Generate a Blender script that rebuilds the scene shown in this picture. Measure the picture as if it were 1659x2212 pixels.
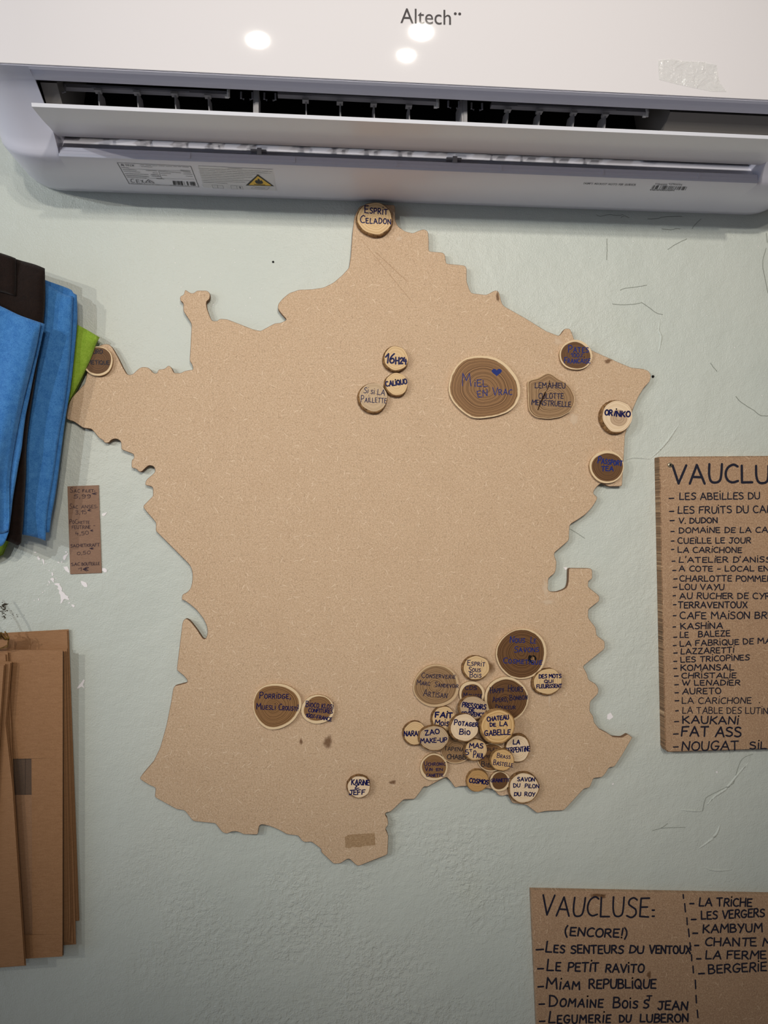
import bpy, bmesh, math, random
from mathutils import Vector, Matrix
from mathutils.geometry import tessellate_polygon

# ------------------------------------------------------------------ clear
for o in list(bpy.data.objects):
    bpy.data.objects.remove(o)
SC = bpy.context.scene
COL = SC.collection

# ------------------------------------------------------------------ camera
FPX, W, H, DIST = 1661.0, 1659, 2212, 1.0
YAW, PITCH = math.radians(4.8), math.radians(1.0)
CAM = Vector((0, -DIST, 0))
FWD = Vector((math.sin(YAW)*math.cos(PITCH), math.cos(YAW)*math.cos(PITCH), math.sin(PITCH)))
RGT = FWD.cross(Vector((0, 0, 1))).normalized()
UPV = RGT.cross(FWD)
cd = bpy.data.cameras.new('camera')
cam = bpy.data.objects.new('camera', cd)
COL.objects.link(cam)
cam.matrix_world = Matrix(((RGT.x, UPV.x, -FWD.x, CAM.x), (RGT.y, UPV.y, -FWD.y, CAM.y),
                           (RGT.z, UPV.z, -FWD.z, CAM.z), (0, 0, 0, 1)))
cd.sensor_fit = 'HORIZONTAL'
cd.sensor_width = 36.0
cd.lens = 36.0*FPX/W
cd.clip_start = 0.01
SC.camera = cam

# ------------------------------------------------------------------ light
SC.view_settings.view_transform = 'Standard'
SC.view_settings.look = 'None'
SC.view_settings.gamma = 1.0
SC.view_settings.use_curve_mapping = False
SC.view_settings.exposure = 0.0

wd = bpy.data.worlds.new('room_light')
SC.world = wd
wd.use_nodes = True
wn = wd.node_tree
wn.nodes.clear()
wout = wn.nodes.new('ShaderNodeOutputWorld')
wbg = wn.nodes.new('ShaderNodeBackground')
wtc = wn.nodes.new('ShaderNodeTexCoord')
wsp = wn.nodes.new('ShaderNodeSeparateXYZ')
wrm = wn.nodes.new('ShaderNodeValToRGB')
wmr = wn.nodes.new('ShaderNodeMapRange')
wmr.inputs['From Min'].default_value = -1
wmr.inputs['From Max'].default_value = 1
wn.links.new(wtc.outputs['Generated'], wsp.inputs[0])
wn.links.new(wsp.outputs['Z'], wmr.inputs['Value'])
wn.links.new(wmr.outputs[0], wrm.inputs[0])
cr = wrm.color_ramp
cr.elements[0].position = 0.0
cr.elements[0].color = (0.62, 0.60, 0.66, 1)
cr.elements[1].position = 1.0
cr.elements[1].color = (0.70, 0.68, 0.65, 1)
e = cr.elements.new(0.22); e.color = (0.40, 0.38, 0.38, 1)
e = cr.elements.new(0.40); e.color = (0.15, 0.125, 0.088, 1)
e = cr.elements.new(0.52); e.color = (0.15, 0.125, 0.088, 1)
e = cr.elements.new(0.66); e.color = (0.52, 0.50, 0.47, 1)
wn.links.new(wrm.outputs[0], wbg.inputs['Color'])
wbg.inputs['Strength'].default_value = 0.30
wn.links.new(wbg.outputs[0], wout.inputs[0])


def lamp(name, loc, watts, color, radius=0.045, spot=None):
    L = bpy.data.lights.new(name, 'SPOT' if spot else 'POINT')
    L.energy = watts
    L.color = color
    L.shadow_soft_size = radius
    o = bpy.data.objects.new(name, L)
    o.location = loc
    if spot:
        tgt, ang, blend = spot
        L.spot_size = math.radians(ang)
        L.spot_blend = blend
        o.rotation_euler = (Vector(tgt)-Vector(loc)).to_track_quat('-Z', 'Y').to_euler()
    COL.objects.link(o)
    return o


WARM = (1.0, 0.93, 0.82)
COOL = (0.92, 0.97, 1.0)
SOFT = (1.0, 0.95, 0.84)
lamp('lamp_left_far', (-1.95, -1.75, 0.62), 46, SOFT, 0.016, ((-0.02, 0, 0.20), 46, 1.0))
lamp('lamp_left_near', (-1.60, -2.2, 0.66), 46, COOL, 0.016, ((0.0, 0, 0.22), 42, 1.0))
lamp('lamp_middle', (-0.205, -2.25, 0.77), 42, WARM, 0.03, ((0.04, 0, 0.28), 42, 1.0))
lamp('lamp_right', (0.33, -2.2, 0.84), 56, WARM, 0.03, ((0.26, 0, 0.26), 46, 1.0))
lamp('lamp_back', (0.39, -3.3, 0.86), 46, WARM, 0.03, ((0.20, 0, 0.14), 36, 1.0))
wl = bpy.data.lights.new('cool_left_fill', 'AREA')  # broad bluish fill light added at the left, its source unseen
wl.shape = 'RECTANGLE'; wl.size = 1.2; wl.size_y = 1.6
wl.energy = 2.5
wl.spread = math.radians(80)
wl.color = (0.62, 0.76, 1.0)
wo = bpy.data.objects.new('cool_left_fill', wl)
wo.location = (-2.6, -1.5, 0.0)
wo.rotation_euler = (Vector((-0.1, 0, 0.25))-Vector(wo.location)).to_track_quat('-Z', 'Y').to_euler()
COL.objects.link(wo)


# ------------------------------------------------------------------ helpers
def ray(px, py):
    return FWD + RGT*((px-W/2)/FPX) + UPV*((H/2-py)/FPX)


def at(px, py, d):
    """point seen at pixel (px,py) that stands d metres in front of the wall"""
    r = ray(px, py)
    return CAM + r*((-d-CAM.y)/r.y)


def on_plane(px, py, p, n):
    r = ray(px, py)
    return CAM + r*((Vector(p)-CAM).dot(n)/r.dot(n))


def Z(ox, oy, s):
    return lambda x, y: (ox+x/s, oy+y/s)


def srgb(r, g, b):
    f = lambda c: (c/255/12.92) if c/255 <= 0.04045 else ((c/255+0.055)/1.055)**2.4
    return (f(r), f(g), f(b), 1.0)


def mesh_obj(name, verts, faces, mats, parent=None, loc=None, fmat=None, smooth=False, attrs=None):
    me = bpy.data.meshes.new(name)
    L = Vector(loc) if loc is not None else Vector((0, 0, 0))
    me.from_pydata([tuple(Vector(v)-L) for v in verts], [], faces)
    if not isinstance(mats, (list, tuple)):
        mats = [mats]
    for m in mats:
        me.materials.append(m)
    if fmat:
        for p, k in zip(me.polygons, fmat):
            p.material_index = k
    if smooth:
        for p in me.polygons:
            p.use_smooth = True
    for k, vals in (attrs or {}).items():
        a = me.attributes.new(k, 'FLOAT', 'POINT')
        a.data.foreach_set('value', vals)
    me.update()
    o = bpy.data.objects.new(name, me)
    COL.objects.link(o)
    if parent is not None:
        o.parent = parent
        w = parent.location.copy()
        if parent.parent is not None:
            w = w+parent.parent.location
        o.location = L-w
    else:
        o.location = L
    return o


def tag(o, label=None, cat=None, group=None, kind=None):
    if label: o['label'] = label
    if cat: o['category'] = cat
    if group: o['group'] = group
    if kind: o['kind'] = kind
    return o


def empty(name, loc, label, cat, group=None):
    o = bpy.data.objects.new(name, None)
    o.empty_display_size = 0.02
    o.location = loc
    COL.objects.link(o)
    return tag(o, label, cat, group)


class MB:
    def __init__(s):
        s.v, s.f, s.m = [], [], []

    def quad(s, a, b, c, d, m=0):
        n = len(s.v); s.v += [Vector(a), Vector(b), Vector(c), Vector(d)]
        s.f.append((n, n+1, n+2, n+3)); s.m.append(m)

    def box(s, x0, x1, y0, y1, z0, z1, m=0):
        n = len(s.v)
        s.v += [Vector((x, y, z)) for x in (x0, x1) for y in (y0, y1) for z in (z0, z1)]
        for q in ((0, 1, 3, 2), (4, 6, 7, 5), (0, 4, 5, 1), (2, 3, 7, 6), (0, 2, 6, 4), (1, 5, 7, 3)):
            s.f.append(tuple(n+i for i in q)); s.m.append(m)

    def prism(s, prof, xs, m=0, cap=True):
        """closed profile of (depth, height) swept along x values; xs = list of x or (x, scale, anchor)"""
        n = len(s.v); k = len(prof)
        for X in xs:
            if isinstance(X, tuple):
                x, sc, (ad, az) = X
            else:
                x, sc, (ad, az) = X, 1.0, (0, 0)
            for d, z in prof:
                s.v.append(Vector((x, -(ad+(d-ad)*sc), az+(z-az)*sc)))
        for i in range(len(xs)-1):
            for j in range(k):
                a = n+i*k+j; b = n+i*k+(j+1) % k
                s.f.append((a, b, b+k, a+k)); s.m.append(m)
        if cap:
            for i, flip in ((0, False), (len(xs)-1, True)):
                pts = [Vector((d, z, 0)) for d, z in prof]
                for t in tessellate_polygon([pts]):
                    q = [n+i*k+a for a in t]
                    s.f.append(tuple(q if flip else q[::-1])); s.m.append(m)

    def tube(s, pts, r, m=0, sides=6):
        n = len(s.v); pts = [Vector(p) for p in pts]
        for i, p in enumerate(pts):
            t = (pts[min(i+1, len(pts)-1)]-pts[max(i-1, 0)]).normalized()
            a = t.orthogonal().normalized(); b = t.cross(a)
            rr = r[i] if isinstance(r, (list, tuple)) else r
            for k in range(sides):
                an = 2*math.pi*k/sides
                s.v.append(p+a*(rr*math.cos(an))+b*(rr*math.sin(an)))
        for i in range(len(pts)-1):
            for k in range(sides):
                a0 = n+i*sides+k; b0 = n+i*sides+(k+1) % sides
                s.f.append((a0, b0, b0+sides, a0+sides)); s.m.append(m)
        s.f.append(tuple(n+k for k in range(sides))[::-1]); s.m.append(m)
        s.f.append(tuple(n+(len(pts)-1)*sides+k for k in range(sides))); s.m.append(m)

    def build(s, name, mats, parent=None, loc=None, smooth=False):
        return mesh_obj(name, s.v, s.f, mats, parent, loc, s.m, smooth)


def chaikin(pts, cut, n=1):
    for _ in range(n):
        out = []; k = len(pts)
        for i in range(k):
            p = Vector(pts[i]); a = Vector(pts[i-1]); b = Vector(pts[(i+1) % k])
            la, lb = (a-p).length, (b-p).length
            out.append(p+(a-p)*min(0.3, cut/max(la, 1e-6)))
            out.append(p+(b-p)*min(0.3, cut/max(lb, 1e-6)))
        pts = out
    return pts


def slab(name, poly_px, d0, d1, mats, parent=None, loc=None, chamfer=0.0005):
    """board with a traced outline (pixels read on its front face), real thickness d1-d0"""
    front = [at(p[0], p[1], d1) for p in poly_px]
    k = len(front)
    area = sum(front[i].x*front[(i+1) % k].z-front[(i+1) % k].x*front[i].z for i in range(k))
    if area < 0:
        front.reverse()
    ins = []
    for i in range(k):
        a, p, b = front[i-1], front[i], front[(i+1) % k]
        n1 = Vector((-(p-a).z, 0, (p-a).x)); n2 = Vector((-(b-p).z, 0, (b-p).x))
        n = (n1.normalized()+n2.normalized())
        n = n.normalized() if n.length > 1e-6 else n1.normalized()
        ins.append(p+n*chamfer)
    v = [p.copy() for p in ins]
    v += [p+Vector((0, chamfer, 0)) for p in front]
    v += [Vector((p.x, -d0, p.z)) for p in front]
    f, fm = [], []
    for t in tessellate_polygon([[Vector((p.x, p.z, 0)) for p in ins]]):
        a, b, c = t
        s = (v[b].x-v[a].x)*(v[c].z-v[a].z)-(v[c].x-v[a].x)*(v[b].z-v[a].z)
        f.append((a, b, c) if s > 0 else (a, c, b)); fm.append(0)
    for i in range(k):
        j = (i+1) % k
        f.append((i, k+i, k+j, j)); fm.append(1 if len(mats) > 1 else 0)
        f.append((k+i, 2*k+i, 2*k+j, k+j)); fm.append(1 if len(mats) > 1 else 0)
    f.append(tuple(2*k+i for i in range(k))[::-1]); fm.append(0)
    return mesh_obj(name, v, f, mats, parent, loc, fm)


# ------------------------------------------------------------------ materials
class NT:
    def __init__(s, name):
        s.mat = bpy.data.materials.new(name)
        s.mat.use_nodes = True
        s.t = s.mat.node_tree
        s.bsdf = s.t.nodes['Principled BSDF']
        s.out = s.t.nodes['Material Output']

    def n(s, typ, **kw):
        nd = s.t.nodes.new(typ)
        for k, v in kw.items():
            setattr(nd, k, v)
        return nd

    def link(s, a, b):
        s.t.links.new(a, b)

    def setin(s, nd, key, v):
        if hasattr(v, 'is_linked') or isinstance(v, bpy.types.NodeSocket):
            s.link(v, nd.inputs[key])
        else:
            nd.inputs[key].default_value = v

    def math(s, op, a, b=None, clamp=False):
        nd = s.n('ShaderNodeMath', operation=op, use_clamp=clamp)
        s.setin(nd, 0, a)
        if b is not None:
            s.setin(nd, 1, b)
        return nd.outputs[0]

    def mix(s, f, a, b):
        nd = s.n('ShaderNodeMix', data_type='RGBA')
        s.setin(nd, 'Factor', f)
        for k, v in ((6, a), (7, b)):
            s.setin(nd, k, v)
        return nd.outputs[2]

    def plane(s):
        tc = s.n('ShaderNodeTexCoord'); sp = s.n('ShaderNodeSeparateXYZ'); cb = s.n('ShaderNodeCombineXYZ')
        s.link(tc.outputs['Object'], sp.inputs[0])
        s.link(sp.outputs['X'], cb.inputs[0]); s.link(sp.outputs['Z'], cb.inputs[1])
        return cb.outputs[0], tc.outputs['Object']

    def noise(s, vec, scale, detail=3, rough=0.55, dist=0.0):
        nd = s.n('ShaderNodeTexNoise')
        if vec is not None:
            s.link(vec, nd.inputs['Vector'])
        nd.inputs['Scale'].default_value = scale
        nd.inputs['Detail'].default_value = detail
        nd.inputs['Roughness'].default_value = rough
        nd.inputs['Distortion'].default_value = dist
        return nd.outputs['Fac']

    def ramp(s, f, stops):
        nd = s.n('ShaderNodeMapRange')
        s.link(f, nd.inputs['Value'])
        nd.inputs['From Min'].default_value, nd.inputs['From Max'].default_value = stops
        return nd.outputs[0]

    def bump(s, h, strength, dist=0.001, normal=None):
        nd = s.n('ShaderNodeBump')
        nd.inputs['Strength'].default_value = strength
        nd.inputs['Distance'].default_value = dist
        s.link(h, nd.inputs['Height'])
        if normal is not None:
            s.link(normal, nd.inputs['Normal'])
        return nd.outputs[0]

    def done(s, col=None, rough=0.5, spec=0.5, normal=None, **kw):
        if col is not None:
            s.setin(s.bsdf, 'Base Color', col)
        s.setin(s.bsdf, 'Roughness', rough)
        s.setin(s.bsdf, 'Specular IOR Level', spec)
        if normal is not None:
            s.link(normal, s.bsdf.inputs['Normal'])
        for k, v in kw.items():
            s.setin(s.bsdf, k.replace('_', ' '), v)
        return s.mat


def plain(name, rgb, rough=0.5, spec=0.5, **kw):
    return NT(name).done(srgb(*rgb), rough, spec, **kw)


def fibres(t, vec, scale, L, Wd, presence, off, curve=0.5):
    """mask of short curved wood fibres, one per voronoi cell at a random angle"""
    mp = t.n('ShaderNodeVectorMath', operation='MULTIPLY_ADD')
    t.link(vec, mp.inputs[0])
    mp.inputs[1].default_value = (scale, scale, 0)
    mp.inputs[2].default_value = (off, off*1.7, 0)
    vo = t.n('ShaderNodeTexVoronoi', voronoi_dimensions='2D', feature='F1')
    t.link(mp.outputs[0], vo.inputs['Vector'])
    vo.inputs['Scale'].default_value = 1.0
    sb = t.n('ShaderNodeVectorMath', operation='SUBTRACT')
    t.link(mp.outputs[0], sb.inputs[0]); t.link(vo.outputs['Position'], sb.inputs[1])
    cs = t.n('ShaderNodeSeparateColor'); t.link(vo.outputs['Color'], cs.inputs[0])
    ro = t.n('ShaderNodeVectorRotate', rotation_type='Z_AXIS')
    t.link(sb.outputs[0], ro.inputs['Vector'])
    t.link(t.math('MULTIPLY', cs.outputs[0], 6.283), ro.inputs['Angle'])
    sp = t.n('ShaderNodeSeparateXYZ'); t.link(ro.outputs[0], sp.inputs[0])
    x2 = t.math('MULTIPLY', t.math('MULTIPLY', sp.outputs['X'], sp.outputs['X']), curve/L)
    yy = t.math('ADD', sp.outputs['Y'], x2)
    ax = t.math('DIVIDE', t.math('ABSOLUTE', sp.outputs['X']), L)
    ay = t.math('DIVIDE', t.math('ABSOLUTE', yy), Wd)
    m = t.math('SUBTRACT', 1.0, t.math('MAXIMUM', ax, ay), clamp=True)
    m = t.math('MULTIPLY', m, 2.2, clamp=True)
    return t.math('MULTIPLY', m, t.math('LESS_THAN', cs.outputs[1], presence))


def mdf(name, base, dark, light, contrast=1.0, big=0.35):
    t = NT(name)
    v, o = t.plane()
    n1 = t.noise(v, 520, 4, 0.75)
    n2 = t.noise(v, 22, 3, 0.6)
    c = t.mix(t.ramp(n1, (0.34, 0.66)), dark, base)
    c = t.mix(t.math('MULTIPLY', t.ramp(n2, (0.45, 0.78)), 0.25), c, dark)
    f1 = fibres(t, v, 470, 0.5, 0.15, 0.75, 3.1, 0.15)
    f2 = fibres(t, v, 430, 0.48, 0.13, 0.6, 11.7, 0.15)
    f3 = fibres(t, v, 170, 0.36, 0.055, 0.30, 23.3, 0.15)
    f5 = fibres(t, v, 130, 0.36, 0.05, 0.34, 41.9, 0.4)
    f4 = fibres(t, v, 62, 0.24, 0.028, big, 5.9, 0.12)
    dk = tuple(x*0.52 for x in dark[:3])+(1,)
    c = t.mix(t.math('MULTIPLY', f1, 0.30*contrast), c, light)
    c = t.mix(t.math('MULTIPLY', f2, 0.32*contrast), c, dk)
    c = t.mix(t.math('MULTIPLY', f5, 0.42*contrast), c, dk)
    c = t.mix(t.math('MULTIPLY', f3, 0.42*contrast), c, light)
    c = t.mix(t.math('MULTIPLY', f4, 0.62*contrast), c, light)
    nm = t.bump(n1, 0.12, 0.0006)
    return t.done(c, 0.62, 0.35, nm)


def make_wall():
    t = NT('sage_wall_paint')
    v, o = t.plane()
    a = t.noise(v, 3.2, 3, 0.5)
    b = t.noise(v, 14, 4, 0.55)
    c = t.noise(v, 130, 3, 0.55)
    g = t.noise(v, 520, 2, 0.5)
    sp = t.n('ShaderNodeSeparateXYZ'); t.link(v, sp.inputs[0])
    zn = t.math('MULTIPLY', t.ramp(sp.outputs['Y'], (-0.34, -0.46)), t.math('MULTIPLY', t.ramp(sp.outputs['X'], (-0.32, -0.12)), t.ramp(sp.outputs['X'], (0.34, 0.22))))
    for nd in t.t.nodes:
        if nd.type == 'MAP_RANGE':
            nd.clamp = True
    zn = t.math('MULTIPLY', zn, t.math('ADD', t.ramp(t.noise(v, 6.5, 3, 0.6), (0.40, 0.62)), 0.15))
    zone = t.math('ADD', zn, t.math('MULTIPLY', t.ramp(t.noise(v, 3.0, 2, 0.5), (0.50, 0.70)), 0.30), clamp=True)
    col = t.mix(t.ramp(a, (0.35, 0.65)), srgb(200, 206, 199), srgb(207, 211, 203))
    st = t.ramp(t.noise(v, 5.5, 4, 0.6), (0.60, 0.78))
    col = t.mix(t.math('MULTIPLY', st, 0.20), col, srgb(198, 199, 174))
    lump = t.math('MULTIPLY', t.ramp(c, (0.42, 0.62)), t.math('ADD', t.math('MULTIPLY', zone, 0.42), 0.05))
    h = t.math('ADD', t.math('MULTIPLY', b, 1.2), t.math('ADD', t.math('MULTIPLY', lump, 0.55), t.math('MULTIPLY', g, 0.14)))
    nm = t.bump(h, 0.75, 0.0040)
    return t.done(col, 0.42, 0.4, nm)


def wood(name, heart, heart2, rim, freq, bump=0.1):
    """cut face of a branch: rings follow attribute s (0 pith .. 1 edge), sapwood rim where s > hf"""
    t = NT(name)
    a = t.n('ShaderNodeAttribute', attribute_name='s'); hf = t.n('ShaderNodeAttribute', attribute_name='hf')
    tc = t.n('ShaderNodeTexCoord')
    oi = t.n('ShaderNodeObjectInfo')
    d = t.noise(tc.outputs['Object'], 55, 2, 0.5)
    s = t.math('ADD', a.outputs['Fac'], t.math('MULTIPLY', t.math('SUBTRACT', d, 0.5), 0.055))
    w = t.math('ADD', t.math('MULTIPLY', s, freq), t.math('MULTIPLY', oi.outputs['Random'], 57.0))
    nd = t.n('ShaderNodeTexNoise', noise_dimensions='1D')
    t.link(w, nd.inputs['W']); nd.inputs['Scale'].default_value = 1.0; nd.inputs['Detail'].default_value = 2.0
    r = t.ramp(nd.outputs['Fac'], (0.33, 0.62))
    fine = t.noise(tc.outputs['Object'], 700, 3, 0.6)
    c = t.mix(r, heart2, heart)
    c = t.mix(t.math('MULTIPLY', t.ramp(fine, (0.5, 0.75)), 0.22), c, heart2)
    edge = t.math('ADD', a.outputs['Fac'], t.math('MULTIPLY', t.math('SUBTRACT', t.noise(tc.outputs['Object'], 160, 2, 0.5), 0.5), 0.035))
    m = t.ramp(t.math('SUBTRACT', edge, hf.outputs['Fac']), (-0.008, 0.012))
    c = t.mix(m, c, t.mix(t.math('MULTIPLY', r, 0.5), rim, tuple(x*0.86 for x in rim[:3])+(1,)))
    return t.done(c, 0.5, 0.2, t.bump(fine, bump, 0.0004))


def bark_mat(name, c1, c2):
    t = NT(name)
    tc = t.n('ShaderNodeTexCoord')
    a = t.noise(tc.outputs['Object'], 260, 4, 0.7)
    c = t.mix(t.ramp(a, (0.35, 0.65)), c1, c2)
    return t.done(c, 0.8, 0.2, t.bump(a, 0.5, 0.001))


def felt(name, c1, c2):
    t = NT(name)
    tc = t.n('ShaderNodeTexCoord')
    a = t.noise(tc.outputs['Object'], 900, 4, 0.75)
    b = t.noise(tc.outputs['Object'], 120, 4, 0.7, 0.6)
    c = t.mix(t.ramp(t.math('ADD', t.math('MULTIPLY', a, 0.6), t.math('MULTIPLY', b, 0.4)), (0.36, 0.64)), c1, c2)
    return t.done(c, 0.95, 0.1, t.bump(t.math('ADD', a, b), 0.5, 0.0012), Sheen_Weight=0.25, Sheen_Roughness=0.5)


def kraft(name, c1, c2):
    t = NT(name)
    tc = t.n('ShaderNodeTexCoord')
    mp = t.n('ShaderNodeMapping'); mp.inputs['Scale'].default_value = (1, 1, 6)
    t.link(tc.outputs['Object'], mp.inputs[0])
    a = t.noise(mp.outputs[0], 130, 4, 0.7)
    b = t.noise(tc.outputs['Object'], 1100, 2, 0.6)
    c = t.mix(t.ramp(t.math('ADD', t.math('MULTIPLY', a, 0.5), t.math('MULTIPLY', b, 0.5)), (0.35, 0.65)), c1, c2)
    return t.done(c, 0.55, 0.35, t.bump(b, 0.1, 0.0004))


def soft_stain(name, rgb, amount, scale):
    t = NT(name)
    a = t.n('ShaderNodeAttribute', attribute_name='s')
    tc = t.n('ShaderNodeTexCoord')
    n = t.noise(tc.outputs['Object'], scale, 4, 0.7)
    m = t.math('SUBTRACT', t.math('ADD', n, 0.45), a.outputs['Fac'])
    m = t.math('MULTIPLY', t.ramp(m, (0.0, 0.55)), amount, clamp=True)
    return t.done(srgb(*rgb), 0.6, 0.3, None, Alpha=m)


M = {}
M['wall'] = make_wall()
M['mdf'] = mdf('map_fibreboard', srgb(218, 189, 158), srgb(188, 156, 124), srgb(244, 222, 196))
M['mdf2'] = mdf('list_fibreboard', srgb(194, 160, 128), srgb(156, 122, 94), srgb(224, 194, 164), 1.1, 0.2)
M['mdf_edge'] = mdf('sawn_fibreboard_edge', srgb(176, 138, 102), srgb(96, 68, 46), srgb(226, 190, 150), 1.5, 0.6)
M['mdf_side'] = plain('cut_board_edge', (128, 98, 74), 0.8, 0.2)
M['ink'] = plain('navy_marker_ink', (14, 18, 74), 0.5, 0.15)
M['ink_blue'] = plain('blue_marker_ink', (26, 46, 118), 0.5, 0.15)
M['ink_dull'] = plain('dull_navy_marker_ink', (26, 30, 66), 0.5, 0.15)
M['ink_black'] = plain('blue_black_marker_ink', (34, 34, 48), 0.5, 0.2)
M['ink_pen'] = plain('dark_pen_ink', (52, 38, 52), 0.5, 0.2)
PALE_RIM = srgb(232, 205, 166)
M['w_dark'] = wood('dark_heartwood', srgb(126, 90, 58), srgb(70, 46, 28), PALE_RIM, 30)
M['w_brown'] = wood('brown_heartwood', srgb(160, 120, 80), srgb(94, 64, 38), PALE_RIM, 34)
M['w_grey'] = wood('grey_brown_heartwood', srgb(172, 138, 102), srgb(112, 84, 56), srgb(210, 180, 142), 26)
M['w_pale'] = wood('pale_branch_wood', srgb(230, 200, 156), srgb(202, 164, 116), srgb(230, 202, 160), 17)
M['w_white'] = wood('whitish_branch_wood', srgb(240, 216, 186), srgb(222, 192, 154), srgb(238, 216, 186), 15)
M['w_tan'] = wood('tan_branch_wood', srgb(204, 164, 110), srgb(172, 128, 80), srgb(218, 182, 130), 17)
M['w_gold'] = wood('golden_branch_wood', srgb(226, 190, 138), srgb(198, 154, 98), srgb(226, 190, 138), 13)
M['w_core'] = wood('pale_grey_heartwood', srgb(206, 178, 148), srgb(168, 138, 110), srgb(206, 184, 158), 9)
M['w_ash'] = wood('greyish_branch_wood', srgb(206, 180, 148), srgb(176, 148, 116), srgb(206, 184, 158), 15)
M['bark'] = bark_mat('brown_bark', srgb(84, 58, 36), srgb(164, 126, 84))
M['bark_lt'] = bark_mat('tan_bark', srgb(122, 88, 52), srgb(188, 148, 98))
M['sapside'] = bark_mat('pale_slice_side', srgb(150, 118, 84), srgb(206, 172, 130))
M['casing'] = plain('white_casing_plastic', (221, 221, 234), 0.30, 0.5)
M['panel'] = plain('glossy_white_panel', (235, 231, 234), 0.025, 0.45)
M['flap'] = plain('satin_flap_plastic', (230, 231, 240), 0.26, 0.5)
M['lip'] = plain('white_lip_plastic', (222, 220, 232), 0.38, 0.4)
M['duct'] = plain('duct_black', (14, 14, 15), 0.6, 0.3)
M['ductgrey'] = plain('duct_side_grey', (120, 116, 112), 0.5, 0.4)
M['vane'] = plain('vane_grey', (150, 148, 150), 0.45, 0.4)
M['vanebar'] = plain('vane_bar_grey', (130, 129, 136), 0.45, 0.4)
M['clip'] = plain('clip_white', (215, 213, 212), 0.4, 0.4)
M['print'] = plain('grey_print', (52, 52, 58), 0.5, 0.2)
M['print_lt'] = plain('light_grey_print', (116, 116, 124), 0.5, 0.2)
M['logo'] = plain('logo_grey', (84, 80, 82), 0.03, 0.3)
M['sticker'] = plain('sticker_silver', (206, 206, 214), 0.25, 0.5)
M['yellow'] = plain('warning_yellow', (226, 184, 30), 0.4, 0.4)
M['blackprint'] = plain('black_print', (22, 20, 18), 0.5, 0.3)
M['steel'] = plain('screw_steel', (170, 160, 140), 0.35, 0.5, Metallic=0.8)
M['black'] = plain('black_void', (8, 8, 9), 0.7, 0.2)
M['chip'] = plain('bare_white_plaster', (250, 244, 246), 0.7, 0.2)
M['crack'] = plain('crack_grey', (142, 146, 138), 0.8, 0.2)  # one even grey for the cracks, darker than the wall paint
M['blue'] = felt('blue_felt', srgb(44, 104, 176), srgb(86, 150, 214))
M['blackfelt'] = felt('black_brown_felt', srgb(20, 11, 8), srgb(36, 22, 16))
M['green'] = felt('lime_felt', srgb(122, 158, 38), srgb(166, 196, 76))
M['kraft'] = kraft('kraft_board', srgb(150, 108, 72), srgb(172, 128, 90))
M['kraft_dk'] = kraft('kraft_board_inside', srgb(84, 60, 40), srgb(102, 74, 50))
M['kraft_tag'] = kraft('kraft_tag', srgb(134, 102, 82), srgb(152, 118, 96))
M['twine'] = bark_mat('jute_twine', srgb(78, 56, 26), srgb(150, 116, 60))
t_ = NT('clear_film')
M['film'] = t_.done(srgb(235, 240, 242), 0.06, 0.4, None, Alpha=0.035)
t_ = NT('crumpled_clear_tape')
tc_ = t_.n('ShaderNodeTexCoord')
n_ = t_.noise(tc_.outputs['Object'], 90, 3, 0.6, 0.8)
M['tape'] = t_.done(srgb(240, 242, 238), 0.12, 0.6, t_.bump(n_, 0.8, 0.004), Alpha=0.32)
M['residue'] = mdf('tape_residue', srgb(190, 158, 122), srgb(150, 118, 84), srgb(216, 190, 158), 0.6, 0.1)
M['stain'] = soft_stain('brown_stain', (118, 80, 48), 0.6, 180)
M['glue'] = soft_stain('pale_glue_mark', (240, 218, 190), 0.55, 120)
M['ghost'] = soft_stain('removed_slice_mark', (142, 106, 66), 0.75, 60)
M['mould'] = plain('dark_wall_mould', (66, 60, 50), 0.8, 0.2)

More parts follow.
